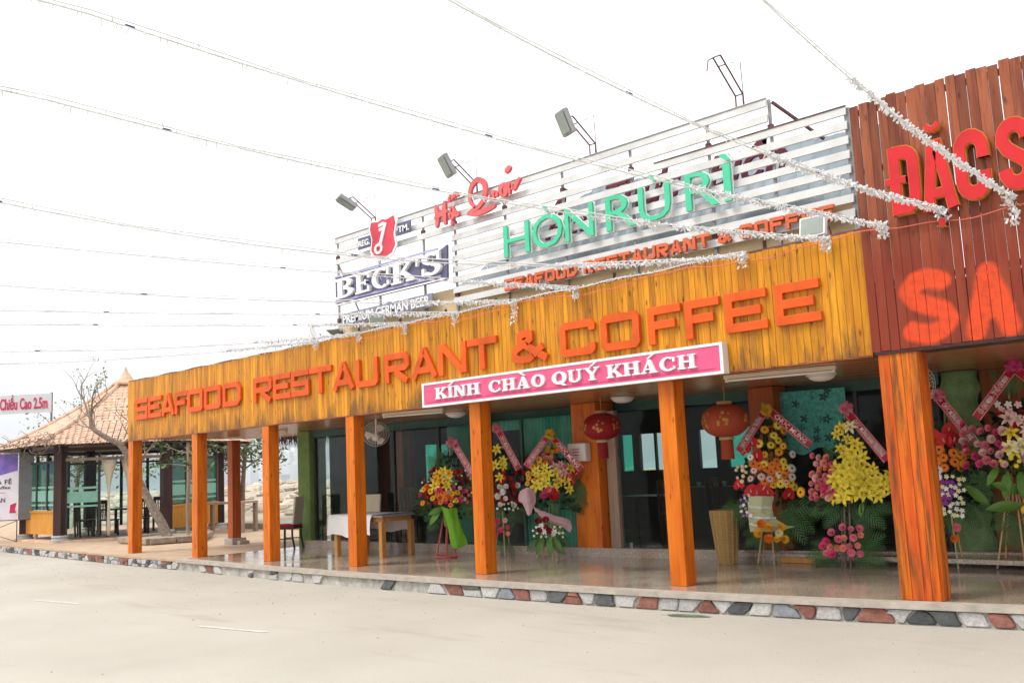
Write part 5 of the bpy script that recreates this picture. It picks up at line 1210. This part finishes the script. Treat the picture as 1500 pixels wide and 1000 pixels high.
# 4
s4 = flower_stand('tall flower stand of gerberas and red anthuriums under a yellow bow', (-6.82, 2.5, 0), R(28), dict(h0=.72, spread=.16, ztop=2.1, zb=.86, zt=1.95, hw=.42,
    fronds=fan_fronds(.12, .82, [-75, -55, -38, -20, -5], .55)+fan_fronds(-.15, .78, [185, 205, 225], .45)+fan_fronds(0, .5, [200, 225, 250, 290, 320, 350], .34), leaves=[],
    flowers=[('gerbera', ['gold', 'yellow'], 12, (-.12, 1.35, .22, 1.92), .058), ('gerbera', ['palepink', 'white'], 10, (-.25, 1.1, .34, 1.5), .058), ('gerbera', ['orange'], 12, (-.25, 1.12, .25, 1.42), .06), ('gerbera', ['gold', 'yellow'], 8, (.0, 1.05, .35, 1.35), .056), ('anthurium', ['red'], 4, (-.3, 1.42, -.1, 1.65), .10), ('anthurium', ['red'], 6, (-.38, .94, .32, 1.06), .105), ('bud', ['cream', 'palepink'], 9, (-.44, 1.1, -.28, 1.32), .04), ('rose', ['orange', 'gold'], 7, (-.14, .36, .22, .56), .055), ('rose', ['white', 'cream'], 1, (.1, .44, .18, .52), .05), ('orchid', ['lilac', 'white'], 16, (-.36, .62, -.22, .95), .024)],
    ribbons=[(.04, 2.08, .56, 1.62, 'CHÚC MỪNG', 'ribbon', 0), (-.05, 2.06, -.38, 1.52, CM, 'ribbon', 1)], bow=(-.01, 2.1, 'bowyellow')), 4)
wrap(s4, 'greywrap', [[(-.24, -.30, .92), (-.08, -.40, .93), (.08, -.32, .93)], [(-.26, -.28, .76), (-.1, -.38, .74), (.06, -.3, .74)], [(-.26, -.26, .60), (-.08, -.36, .58), (.12, -.28, .60)], [(-.24, -.24, .44), (.02, -.34, .46), (.34, -.24, .52)]])
for zz, u0_, u1_ in ((.78, -.25, .06), (.64, -.26, .10), (.54, -.25, .2)):
    wrap(s4, 'whitecloth', [[(u0_, -.292, zz+.012), (-.09, -.392, zz+.005), (u1_, -.312, zz+.012)], [(u0_, -.292, zz-.012), (-.09, -.392, zz-.018), (u1_, -.312, zz-.012)]], 'wrap_band')
# 5
s5 = flower_stand('flower stand massed with yellow lilies beside pink roses next to the broad post', (-5.66, 2.42, 0), R(25), dict(h0=1.0, spread=.06, nleg=5, leg='bark', ztop=2.0, zb=.82, zt=1.9, hw=.46, cx=.1,
    fronds=fan_fronds(.05, .88, [180, 205, 232, 290, 318, 345], .46)+fan_fronds(.05, 1.2, [130, 105], .45)+fan_fronds(.0, .2, [165, 190, 205, 225, 320, 345, 10, 30, 50], .42), leaves=[(.2, .85, 260, .2, 1)],
    flowers=[('lily', ['yellow'], 24, (-.14, .88, .38, 1.28), .115), ('lily', ['yellow'], 10, (-.06, 1.28, .2, 1.58), .105), ('lily', ['yellow', 'cream'], 4, (-.1, 1.62, .1, 1.80), .095), ('lily', ['yellow'], 5, (.38, .9, .54, 1.22), .11), ('rose', ['pink', 'palepink', 'salmon'], 24, (-.42, .85, -.18, 1.45), .045), ('rose', ['hot'], 6, (-.3, .9, -.12, 1.3), .05), ('rose', ['salmon', 'pink'], 15, (-.2, .22, .16, .55), .048), ('rose', ['hot', 'pink'], 4, (-.3, .18, -.14, .36), .05), ('gerbera', ['gold'], 1, (-.56, .93, -.52, .97), .07), ('gerbera', ['red'], 2, (-.2, .86, -.1, 1.0), .05)],
    ribbons=[(.06, 1.95, .50, 1.38, CM, 'ribbon', 0)], bow=(.02, 2.03, 'bowpink')), 5)
# 6
flower_stand('flower stand of orange gerberas and purple orchids half hidden by the broad post', (-4.54, 2.86, 0), R(22), dict(h0=.8, spread=.2, ztop=2.12, zb=.8, zt=1.6, hw=.36, cx=-.05,
    fronds=fan_fronds(.05, 1.0, [-40, -15, 5, -60], .45)+fan_fronds(-.05, 1.4, [90, 110], .4)+fan_fronds(0, .8, [300, 320, 280, 250], .4), leaves=[(.2, 1.0, -40, .35, 1)],
    flowers=[('gerbera', ['orange'], 14, (-.35, 1.22, .3, 1.45), .06), ('anthurium', ['red'], 4, (-.2, 1.48, .1, 1.68), .12), ('gerbera', ['gold'], 3, (.05, 1.25, .3, 1.4), .05), ('gerbera', ['white'], 2, (-.15, 1.1, -.05, 1.2), .06), ('orchid', ['purple'], 16, (-.2, .78, .05, 1.05), .035), ('orchid', ['white', 'cream'], 34, (-.2, .65, .18, 1.12), .03), ('rose', ['pink', 'gold', 'orange'], 5, (-.2, .38, .12, .55), .05)],
    ribbons=[(-.07, 2.08, .32, 1.52, CM, 'ribbon', 0)], bow=(-.1, 2.12, 'bowpink')), 6)
# 7
flower_stand('large flower stand with pink roses and lilies before the brown wall at right edge', (-3.79, 2.9, 0), R(18), dict(h0=1.0, spread=.22, ztop=2.38, zb=1.15, zt=2.0, hw=.55, cx=.05,
    fronds=fan_fronds(.05, 1.35, [190, 210, 300, 330, 350, 160], .5)+fan_fronds(.1, 2.0, [100, 40, 15, 125], .45)+fan_fronds(.15, .6, [200, 170, 230, 250, 280, 310], .42), leaves=[(-.05, 1.15, 262, .32, 1), (.08, 1.15, 275, .32, 1), (.22, 1.15, 285, .3, 1), (-.15, 1.2, 240, .26, 1), (.1, .75, 185, .4, 1), (.1, .9, 160, .35, 1)],
    flowers=[('rose', ['pink', 'hot', 'palepink'], 24, (-.52, 1.2, -.08, 1.7), .05), ('rose', ['red', 'deepred'], 10, (-.3, 1.35, .3, 1.85), .045), ('lily', ['yellow', 'cream'], 13, (-.06, 1.38, .5, 1.62), .11), ('bud', ['yellow'], 9, (-.2, 1.2, .4, 1.36), .045), ('lily', ['palepink'], 7, (-.05, 1.62, .4, 1.8), .1), ('orchid', ['lilac'], 8, (0, 1.2, .4, 1.4), .04), ('orchid', ['white', 'palepink'], 6, (-.15, 1.78, .2, 1.95), .04), ('gerbera', ['gold'], 2, (.05, .72, .15, .82), .05)],
    ribbons=[(.02, 2.34, -.37, 1.78, 'CÔ CHÚ MINH - TP HỒ CHÍ MINH', 'ribbon', 1), (.1, 2.34, .6, 1.88, 'CHÚC MỪNG', 'ribbon', 0)], bow=(.06, 2.40, 'bowhot')), 7)
# palm leaf on the road
o = inst(FROND, 'fallen_palm_leaf', None, (-6.35, -.78, -.192), (R(0), 0, R(-78)), (.45, .55, .06)); tag(o, 'fallen green palm leaf lying on the road at the kerb', 'leaf')

# ================================================================== STRING LIGHTS
STR = [(-1.05, 3.70, .20, .030, -8), (-2.57, 3.76, .1439, .0311, -8), (-3.20, 3.77, .0068, .0218, -11), (-3.79, 3.74, .0124, .00996, -15), (-4.40, 3.72, -.0599, .01328, -15), (-5.40, 3.74, -.1738, .01997, -15), (-7.86, 3.74, -.012, .0034, -15), (-8.97, 3.74, -.0719, .0078, -15), (-10.16, 3.74, -.0526, .0027, -15), (-11.31, 3.74, -.0480, .0018, -15), (-12.48, 3.75, -.1361, .0108, -15), (-13.66, 3.77, -.1520, .01104, -15)]
ordn = ['rightmost', 'second from the right', 'third from the right', 'fourth from the right', 'fifth from the right', 'sixth from the right', 'seventh from the right', 'sixth from the left', 'fifth from the left', 'fourth from the left', 'third from the left', 'leftmost']
for k, (x, c0, c1, c2, th) in enumerate(STR):
    rr = random.Random(100+k)
    o = root('string_light', (x, -.05, c0), 'strand of white fringed string lights over the street, %s along the facade' % ordn[k], 'string light', 'string lights strung across the street', world=True)
    dr = Vector((math.sin(R(th)), -math.cos(R(th)), 0)); sm = 7.5
    def P(s):
        z = c0+c1*s+c2*s*s if s < sm else c0+c1*sm+c2*sm*sm+(c1+2*c2*sm)*(s-sm)*.6
        return Vector((x, -.05, z))+dr*s
    n = 90; smax = 12.5
    MB().tube([P(smax*i/n) for i in range(n+1)], .0065, 5).build('cable', 'cable', o)
    ph = rr.random()*6
    MB().tube([P(smax*i/n)+Vector((.0, 0, .012+.022*abs(math.sin(smax*i/n*1.6+ph)))) for i in range(n+1)], .0055, 4).build('cable', 'cable', o)
    for q in range(4):
        s = (q+.7)*2.6+rr.uniform(-.5, .5); MB().tube([P(s-.03)+Vector((0, 0, .006)), P(s+.03)+Vector((0, 0, .006))], .0085, 6).build('joint', 'joint', o)
    m = MB(); s = .0
    while s < smax:
        near = s < (2.6 if k < 6 else 1.6); c = P(s); l = rr.uniform(.028, .052) if near else rr.uniform(.02, .06); a = rr.random()*6.28
        d = Vector((math.cos(a), .5*rr.uniform(-1, 1), math.sin(a)-(0 if near else .35))).normalized(); w_ = .009 if near else .0042; s1_ = d.cross(dr).normalized()*w_
        m.add([c-s1_, c+s1_, c+d*l+s1_*.8, c+d*l-s1_*.8], [(0, 1, 2, 3)]); m.add([c-dr*w_, c+dr*w_, c+d*l+dr*w_*.8, c+d*l-dr*w_*.8], [(0, 1, 2, 3)])
        s += rr.uniform(.005, .010) if near else rr.uniform(.016, .05)
    # knot of slack at the fixing
    for i in range(70):
        c = Vector((x+rr.uniform(-.05, .05), -.06+rr.uniform(-.04, .01), c0-rr.random()**1.5*(.3 if k in (1, 7) else .14))); a = rr.random()*6.28; d = Vector((math.cos(a), rr.uniform(-1, .2), math.sin(a))).normalized(); l = rr.uniform(.025, .05); s1_ = d.cross(Vector((.3, .5, .8))).normalized()*.010
        m.add([c-s1_, c+s1_, c+d*l+s1_, c+d*l-s1_], [(0, 1, 2, 3)])
    stuff(m.build('fringe', 'led', o))
# fringe line along the fascia top, red feed cable
o = root('string_light', (-9, -.03, 3.76), 'white fringed strand running along the fascia top edge', 'string light', 'string lights strung across the street', world=True)
rr = random.Random(77); MB().tube([(-20.5+i*.15, -.03, 3.765+.012*math.sin(i*.8)) for i in range(100)], .007, 4).build('cable', 'cable', o)
m = MB(); x = -16.0
while x < -5.5:
    dens = .012 if x > -14.5 else .03; c = Vector((x, -.03, 3.765)); a = rr.random()*6.28; d = Vector((.5*rr.uniform(-1, 1), math.cos(a), math.sin(a))).normalized(); l = rr.uniform(.018, .036); s1_ = d.cross(Vector((1, .1, 0))).normalized()*.007
    m.add([c-s1_, c+s1_, c+d*l+s1_, c+d*l-s1_], [(0, 1, 2, 3)]); x += dens*rr.uniform(.6, 1.4)
stuff(m.build('fringe', 'led', o))
pts = []; x = -13
while x < -1: pts.append((x, -.05, 3.68+.035*math.sin(x*2.7)+.012*math.sin(x*9))); x += .12
tag(MB().tube(pts, .006, 5).build('feed_cable', 'redcable'), 'thin red cable looped along the fascia and red planks', 'cable')

# ================================================================== PAVILION
PC = Vector((-28.85, 3.55, 0)); PR = 2.75; PA0 = -61.5
PV = root('pavilion', PC, 'six-sided glass pavilion with a clay tiled roof on dark posts', 'pavilion', world=True)
def hexp(k, r_, z=0): a = R(PA0+60*k); return Vector((PC.x+r_*math.cos(a), PC.y+r_*math.sin(a), z))
MB().prism([tuple(hexp(k, 3.05)[:2]) for k in range(6)], lambda u, v, d: (u, v, d), -.01, .05).build('floor', 'roof_tile', PV, fixn=True)
for k in range(6):
    p = hexp(k, PR); o = MB().box(-.13, .13, -.13, .13, .18, 2.75).build('post', 'darkwood', PV, bevel=.01); o.location = p; o.rotation_euler = (0, 0, R(PA0+60*k))
    m = MB(); m.lathe([(.27, -.01), (.27, .07), (.22, .08), (.2, .13), (.23, .15), (.21, .19)], 20, tuple(p)); m.build('plinth', 'greystone', PV, smooth=False)
    q = hexp(k+1, PR); MB().bar(p+Vector((0, 0, 2.52)), q+Vector((0, 0, 2.52)), .2, .1).build('beam', 'darkwood', PV)
def side(k, f0, f1, t0, t1, z0, z1, name, mat, par=None):
    p, q = hexp(k, PR), hexp(k+1, PR); d = (q-p); nrm = Vector((d.y, -d.x, 0)).normalized(); a = p+d*f0; b = p+d*f1; m = MB()
    c = [a+nrm*t1, b+nrm*t1, b+nrm*t0, a+nrm*t0]; m.add([v+Vector((0, 0, z0)) for v in c]+[v+Vector((0, 0, z1)) for v in c], [(0,3,2,1),(4,5,6,7),(0,1,5,4),(1,2,6,5),(2,3,7,6),(3,0,4,7)]); return m.build(name, mat, par or PV, fixn=True)
for k in range(6):
    if k == 0:   # open sliding door side: fixed pane on the left, opening beside it
        g = side(0, .05, .36, -.01, .0, .12, 2.2, 'glass_pane', 'glass'); 
        for f in (.05, .36): side(0, f-.012, f+.012, -.03, .03, .1, 2.4, 'mullion', 'darkframe')
        for z, h in ((1.05, .3), (1.42, .06), (.93, .05)): side(0, .06, .35, .003, .006, z, z+h, 'frosted_band', 'frost', g)
        side(0, .04, .96, -.04, .04, 2.2, 2.28, 'transom', 'greywood'); side(0, .66, .68, -.03, .03, .1, 2.2, 'mullion', 'darkframe')
        for f in (.45, .64):
            p = hexp(0, PR)+(hexp(1, PR)-hexp(0, PR))*f; m = MB(); m.lathe([(.07, .12), (.085, .3), (.06, .8), (.05, 1.2), (.07, 1.45), (.14, 1.75), (.27, 2.0), (.33, 2.19)], 18, (p.x, p.y, 0), (1, .55)); m.build('tied_curtain', 'creamcloth', PV, smooth=True)
        continue
    low = k in (1, 2, 5)
    if low:
        pn = side(k, .06, .94, -.03, .03, .2, .8, 'panel', 'yellowwood'); side(k, .05, .95, -.05, .06, .8, .86, 'sill', 'yellowwood', pn)
        if k == 5: side(k, .3, .36, -.03, .03, .0, .2, 'leg', 'greywood', pn)
    z0 = .88 if low else .2
    for f in range(3):
        fa_, fb = .06+.293*f, .06+.293*(f+1); g = side(k, fa_+.012, fb-.012, -.006, .002, z0, 2.18, 'glass_pane', 'wintint' if k in (1, 5) else 'winglass')
        if k in (1, 5):
            for z, h in ((1.12, .30), (1.48, .06), (.99, .05)): side(k, fa_+.02, fb-.02, .004, .008, z, z+h, 'frosted_band', 'frost', g)
        for ff in ((fa_, fb) if f == 2 else (fa_,)): side(k, ff-.016, ff+.016, -.035, .035, z0, 2.42, 'mullion', 'mauveframe' if k == 1 else 'darkframe')
    side(k, .05, .95, -.04, .04, 2.18, 2.24, 'transom', 'darkframe')
# roof: under-boarding and individual clay tiles laid in courses
RE, ZE, ZA = 3.72, 2.62, 4.62
def roofz(q): return ZE+(ZA-ZE)*(.62*q+.38*q**1.9)        # q: 0 eave .. 1 apex, slightly dished
tiles = MB(); rr = random.Random(31)
und = MB()
for k in range(6):
    rows_ = 24
    for i in range(rows_):
        q0 = i/rows_; q1 = (i+1.35)/rows_; r0 = RE*(1-q0)+.12*q0; r1 = RE*(1-min(q1, 1))+.12*min(q1, 1)
        a0, b0 = hexp(k, r0, roofz(q0)), hexp(k+1, r0, roofz(q0)); a1, b1 = hexp(k, r1, roofz(min(q1, 1))), hexp(k+1, r1, roofz(min(q1, 1)))
        n = max(2, int((b0-a0).length/.17)); off = .5*(i % 2)/n
        for j in range(n+1):
            f0 = max(0, (j-.5*(i % 2))/n+.004); f1 = min(1, (j+1-.5*(i % 2))/n-.004)
            if f1-f0 < .01: continue
            up0 = Vector((0, 0, .034+rr.uniform(-.006, .010))); up1 = Vector((0, 0, .012)); cv = Vector((0, 0, .014)); fm = (f0+f1)/2
            P0 = [a0+(b0-a0)*f+up0 for f in (f0, fm, f1)]; P0[1] = P0[1]+cv; P1 = [a1+(b1-a1)*f+up1 for f in (f0, fm, f1)]; P1[1] = P1[1]+cv; dn = Vector((0, 0, -.022))
            tiles.add(P0+P1+[p+dn for p in P0], [(0, 1, 4, 3), (1, 2, 5, 4), (6, 7, 1, 0), (7, 8, 2, 1)])
    for i in range(10):
        q0, q1 = i/10, (i+1)/10; r0 = RE*(1-q0)+.1*q0; r1 = RE*(1-q1)+.1*q1; z0, z1 = roofz(q0)-.03, roofz(q1)-.03; und.add([hexp(k, r0, z0), hexp(k+1, r0, z0), hexp(k+1, r1, z1), hexp(k, r1, z1)], [(0, 1, 2, 3)])
rf = und.build('roof', 'darkwood', PV); stuff(tiles.build('roof_tiles', 'roof_tile', rf))
for k in range(6):
    pts = [hexp(k, RE*(1-i/10)+.12*i/10, roofz(i/10)+.05) for i in range(11)]; MB().tube(pts, .06, 6).build('hip_ridge', 'roof_tile', rf)
m = MB(); m.lathe([(.42, 4.5), (.40, 4.58), (.22, 4.7), (.12, 4.86), (.06, 4.93), (.04, 5.0), (.015, 5.1)], 12, (PC.x, PC.y, 0)); m.build('finial', 'roof_tile', PV, smooth=True)
m = MB(); rr = random.Random(14)   # dry vine tangle on the front eave
for i in range(60):
    a = hexp(0, 3.6)+(hexp(5, 3.6)-hexp(0, 3.6))*rr.uniform(-.35, .75); a.z = 2.68+rr.uniform(-.03, .25); pts = [a]
    for s in range(4): pts.append(pts[-1]+Vector((rr.uniform(-.3, .3), rr.uniform(-.15, .1), rr.uniform(-.16, .08))))
    m.tube(pts, [.012, .01, .008, .006, .004], 3)
o = stuff(m.build('dry_vine', 'bark')); tag(o, 'tangle of dry vine stems on the front eave of the pavilion', 'vine')
dtable((PC.x+.5, PC.y-.3, .05), 'dark table inside the pavilion behind the tied curtains', rz=R(25))
for i, (dx, dy, rz) in enumerate(((1.1, -1.0, 200), (.35, -1.35, 180), (1.5, -.2, 250), (-.4, -1.0, 150), (.2, .8, 20))):
    slat_chair((PC.x+dx, PC.y+dy, .05), R(rz), ['dark slat-back chair in the pavilion nearest the curtain opening', 'dark slat-back chair in the pavilion left of the opening', 'dark slat-back chair in the pavilion at the right end of the table', 'dark slat-back chair in the pavilion behind the glass door', 'dark slat-back chair on the far side of the pavilion table'][i], 'chairs in the pavilion')

# planter with the leaning tree
PL = root('planter', (-23.9, 2.4, 0), 'low stone planter bed at the foot of the leaning tree', 'planter', world=True)
m = MB(); pp = [(-24.7, 1.55), (-22.9, 1.45), (-22.5, 2.6), (-24.1, 3.7), (-25.4, 3.4)]
m.prism(pp, lambda u, v, d: (u, v, d), -.01, .1); m.build('soil', 'land', PL, fixn=True)
for a, b in zip(pp, pp[1:]+pp[:1]): 
    a_, b_ = Vector(a), Vector(b); n = max(2, int((b_-a_).length/.42))
    for i in range(n): p, q = a_+(b_-a_)*((i+.02)/n), a_+(b_-a_)*((i+.98)/n); MB().bar((p.x, p.y, .09), (q.x, q.y, .09), .2, .14).build('stone', 'brick', PL, bevel=.012)
TR = root('leaning_tree', (-24.3, 2.62, .05), 'leaning nearly bare tree bending over the pavilion roof', 'tree', world=True)
def wpath(L): return [Vector(p) for p in L]
m = MB(); trunk = wpath([(-24.3, 2.62, .05), (-24.5, 2.55, .42), (-24.75, 2.42, .85), (-25.0, 2.25, 1.4), (-25.12, 2.0, 2.0), (-25.25, 1.8, 2.5), (-25.5, 1.5, 2.75), (-25.75, 1.25, 3.0), (-25.78, 1.2, 3.25), (-25.72, 1.2, 3.5)])
tp = catmull(trunk, 4); m.tube(tp, [.135-.1*i/(len(tp)-1) for i in range(len(tp))], 9); m.build('trunk', 'bark', TR, smooth=True)
m = MB(); lf = MB(); rr = random.Random(41)
def leaves(c, n, s, mb, rr, sz=(.05, .1)):
    for i in range(n):
        p = Vector(c)+Vector((rr.gauss(0, s), rr.gauss(0, s), rr.gauss(0, s*.7))); d = Vector((rr.uniform(-1, 1), rr.uniform(-1, 1), rr.uniform(-.8, .4))).normalized(); q = d.cross(Vector((rr.uniform(-1, 1), rr.uniform(-1, 1), 1))).normalized(); l = rr.uniform(*sz)
        mb.add([p, p+d*l*.5+q*l*.32, p+d*l, p+d*l*.5-q*l*.32], [(0, 1, 2, 3)])
def branch(p, d, l, r_, dep):
    pts = [Vector(p)]; dd = Vector(d).normalized()
    for i in range(5): dd = (dd+Vector((rr.uniform(-.3, .3), rr.uniform(-.3, .3), rr.uniform(-.1, .25)))).normalized(); pts.append(pts[-1]+dd*l/5)
    m.tube(pts, [r_*(1-.14*i) for i in range(6)], 5)
    if dep > 0:
        for i in (2, 3, 5):
            branch(pts[i], dd+Vector((rr.uniform(-1, 1), rr.uniform(-1, 1), rr.uniform(-.3, .8))), l*.62, r_*.5, dep-1)
    else:
        if rr.random() < .55: leaves(pts[-1], 7, .09, lf, rr)
for p, d, l, r_ in ((trunk[-1], (.2, .1, 1), .6, .03), (trunk[-1], (.9, .3, .5), .7, .03), (trunk[-2], (-.8, -.2, .6), 1.1, .04), (trunk[6], (-.9, -.4, .1), 1.3, .035), (trunk[5], (.9, .2, .15), 1.2, .04), (trunk[7], (-1, .1, .4), 1.0, .03), (trunk[4], (1, .5, .3), 1.1, .04)): branch(p, d, l, r_, 2)
stuff(m.build('branches', 'bark', TR)); stuff(lf.build('crown', 'leaf_light', TR))
# sapling
SP = root('sapling', (-23.85, 2.95, .1), 'thin straight sapling with loose green leaves beside the leaning trunk', 'tree', world=True)
m = MB(); m.tube(catmull([(-23.85, 2.95, .05), (-23.87, 2.95, .9), (-23.80, 2.95, 1.7), (-23.83, 2.95, 2.5)], 4), .05, 7); m.build('trunk', 'greywood', SP, smooth=True)
m = MB(); lf = MB(); rr = random.Random(52)
for k in range(9):
    a = rr.uniform(0, 6.28); p = Vector((-23.82, 2.95, rr.uniform(1.75, 2.4))); pts = [p]; d = Vector((math.cos(a), math.sin(a)*.7, .25))
    for i in range(4): d = (d+Vector((rr.uniform(-.3, .3), rr.uniform(-.3, .3), rr.uniform(-.25, .1)))).normalized(); pts.append(pts[-1]+d*.28)
    m.tube(pts, [.02, .016, .012, .008, .005], 4)
    for i in (2, 3, 4): leaves(pts[i], 14, .12, lf, rr, (.08, .17))
stuff(m.build('branches', 'bark', SP)); stuff(lf.build('crown', 'leaf', SP))
# hanging leafy boughs behind the open bay
def bough(name, base, lab, n, sp_, seed, mat='leaf', h=2.6, cnt=60):
    T_ = root(name, base, lab, 'tree', world=True); rr2 = random.Random(seed); b = Vector(base); m = MB(); top = b+Vector((.2, .1, h)); m.tube(catmull([b, b+Vector((.1, 0, h*.5)), top], 5), [.1-.005*i for i in range(11)], 7); m.build('trunk', 'bark', T_, smooth=True)
    lf = MB(); m = MB()
    for k in range(n):
        a = rr2.uniform(0, 6.28); el = rr2.uniform(-.15, .9); d = Vector((math.cos(a)*math.cos(el), math.sin(a)*math.cos(el), math.sin(el))); p = b+Vector((.1, 0, h*rr2.uniform(.6, 1))); q = p+d*sp_*rr2.uniform(.5, 1); m.tube([p, (p+q)/2+Vector((0, 0, .12)), q], [.03, .02, .008], 4)
        for c in ((p+q)/2, q, q+Vector((0, 0, -.2))): leaves(c, cnt//3, .2*sp_/1.4, lf, rr2, (.08, .18))
    stuff(m.build('branches', 'bark', T_)); stuff(lf.build('crown', mat, T_))
bough('shade_tree', (-29.0, 7.6, 0), 'leafy green tree behind the pavilion and the dark rear post', 26, 1.7, 61, 'leaf', 2.9, 78)
bough('shade_tree', (-37.5, 5.6, 0), 'loose green tree behind the left tip of the pavilion roof', 26, 2.3, 62, 'leaf_light', 2.8, 78)
bough('shade_tree', (-33.5, 8.5, 0), 'sparse yellowish tree rising behind the pavilion roof', 22, 2.0, 63, 'leaf_light', 3.2, 66)

# ================================================================== LEFT EDGE SIGNS
HS = root('height_limit_sign', (-36.2, 3.1, 0), 'white height limit board Chiều Cao 2.5m with crimson letters on poles', 'sign', world=True)
A_, B_ = Vector((-37.3, 1.9, 4.15)), Vector((-35.17, 3.76, 4.15)); dv = (B_-A_).normalized(); nv = Vector((dv.y, -dv.x, 0))
m = MB(); m.add([A_, B_, B_+Vector((0, 0, .66)), A_+Vector((0, 0, .66))]+[v-nv*.04 for v in (A_, B_, B_+Vector((0, 0, .66)), A_+Vector((0, 0, .66)))], [(0, 1, 2, 3), (7, 6, 5, 4), (0, 4, 5, 1), (1, 5, 6, 2), (2, 6, 7, 3), (3, 7, 4, 0)]); m.build('board', 'palegrey', HS, fixn=True)
tm = text_mb('Chiều Cao 2.5m', 1.72, .38, .008, .02); st = A_+dv*.98+Vector((0, 0, .15)); tm.v = [tuple(st+dv*a+Vector((0, 0, b))+nv*(.012+c)) for a, b, c in tm.v]; tm.build('lettering', 'crimson', HS)
for p in (A_-dv*.1, B_-dv*.03): MB().tube([(p.x-nv.x*.09, p.y-nv.y*.09, 0), (p.x-nv.x*.09, p.y-nv.y*.09, 4.85)], .04, 8).build('pole', 'steel', HS, smooth=True)
BN = root('advertising_banner', (-30.4, .7, 0), 'purple and white printed banner on a wire stand left of the pavilion', 'banner', world=True)
A_, B_ = Vector((-31.2, -.32, .62)), Vector((-29.95, .86, .62)); dv = (B_-A_).normalized(); nv = Vector((dv.y, -dv.x, 0)); W_ = (B_-A_).length
def bpoly(P, off, name, mat):
    m = MB(); m.prism(P, lambda u, v, d: A_+dv*u+Vector((0, 0, v))+nv*d, off, off+.004); return m.build(name, mat, BN, fixn=True)
bpoly([(0, 0), (W_, 0), (W_, 1.92), (0, 1.92)], 0, 'sheet', 'banner'); bpoly([(0, 1.36), (W_*.5, 1.22), (W_, 1.42), (W_, 1.915), (0, 1.915)], .005, 'printed_header', 'purple')
bpoly([(0, .78), (W_*.8, .8), (W_*.8, .79), (0, .73)], .005, 'printed_stripe', 'magenta'); bpoly([(W_-.22, .2), (W_-.02, .2), (W_-.06, .3), (W_-.02, .5), (W_-.2, .44)], .005, 'printed_mark', 'crimson')
for tx, wv, u, z, h in (('CÀ FÊ', .62, W_-.78, 1.04, .13), ('Coffee', .5, W_-.7, .9, .09), ('QUÁN', .5, W_-.85, .52, .13)):
    tm = text_mb(tx, wv, h, .001, .01, res=2); tm.v = [tuple(A_+dv*(u+a)+Vector((0, 0, z+b))+nv*(.012+c)) for a, b, c in tm.v]; tm.build('lettering', 'black', BN)
C_ = B_+dv*.03; D_ = C_+Vector((.20, .34, 0)); m = MB(); m.add([C_, D_, D_+Vector((0, 0, 1.95)), C_+Vector((0, 0, 1.95))], [(0, 1, 2, 3)]); m.add([v+Vector((-.02, .015, 0)) for v in (C_, D_, D_+Vector((0, 0, 1.95)), C_+Vector((0, 0, 1.95)))], [(3, 2, 1, 0)]); m.build('side_board', 'greyboard', BN)
m = MB()
for p in (A_, B_, D_): m.tube([(p.x, p.y, -.004), (p.x, p.y, .62)], .015, 5)
m.tube([(A_.x, A_.y, 0), (B_.x, B_.y, .6)], .01, 4); m.tube([(B_.x, B_.y, 0), (A_.x, A_.y, .6)], .01, 4); m.tube([tuple(A_), tuple(B_), tuple(D_)], .014, 5); m.build('wire_stand', 'rust', BN)

# ================================================================== SEA HAZE
m = MB().box(-7100, 3100, -3100, 7100, -5.2, 420); hz = m.build('haze', 'whitepaint'); hz.data.materials.clear()
hm = bpy.data.materials.new('haze'); hm.use_nodes = True; N = NT(hm); N.n.remove(N.n['Principled BSDF'])
pv = N('VolumePrincipled', {'Color': (.93, .95, 1, 1), 'Density': 3.2e-4, 'Anisotropy': .1}); pv.inputs['Density Attribute'].default_value = ''
N.link(pv.outputs[0], N.n['Material Output'].inputs['Volume']); hz.data.materials.append(hm); stuff(hz); tag(hz, 'thin white sea haze over the bay and the street', 'haze')

for o in list(bpy.data.objects):
    if '_w' in o: del o['_w']
    if o.name.startswith('lettering'): o['kind'] = 'stuff'      # small print
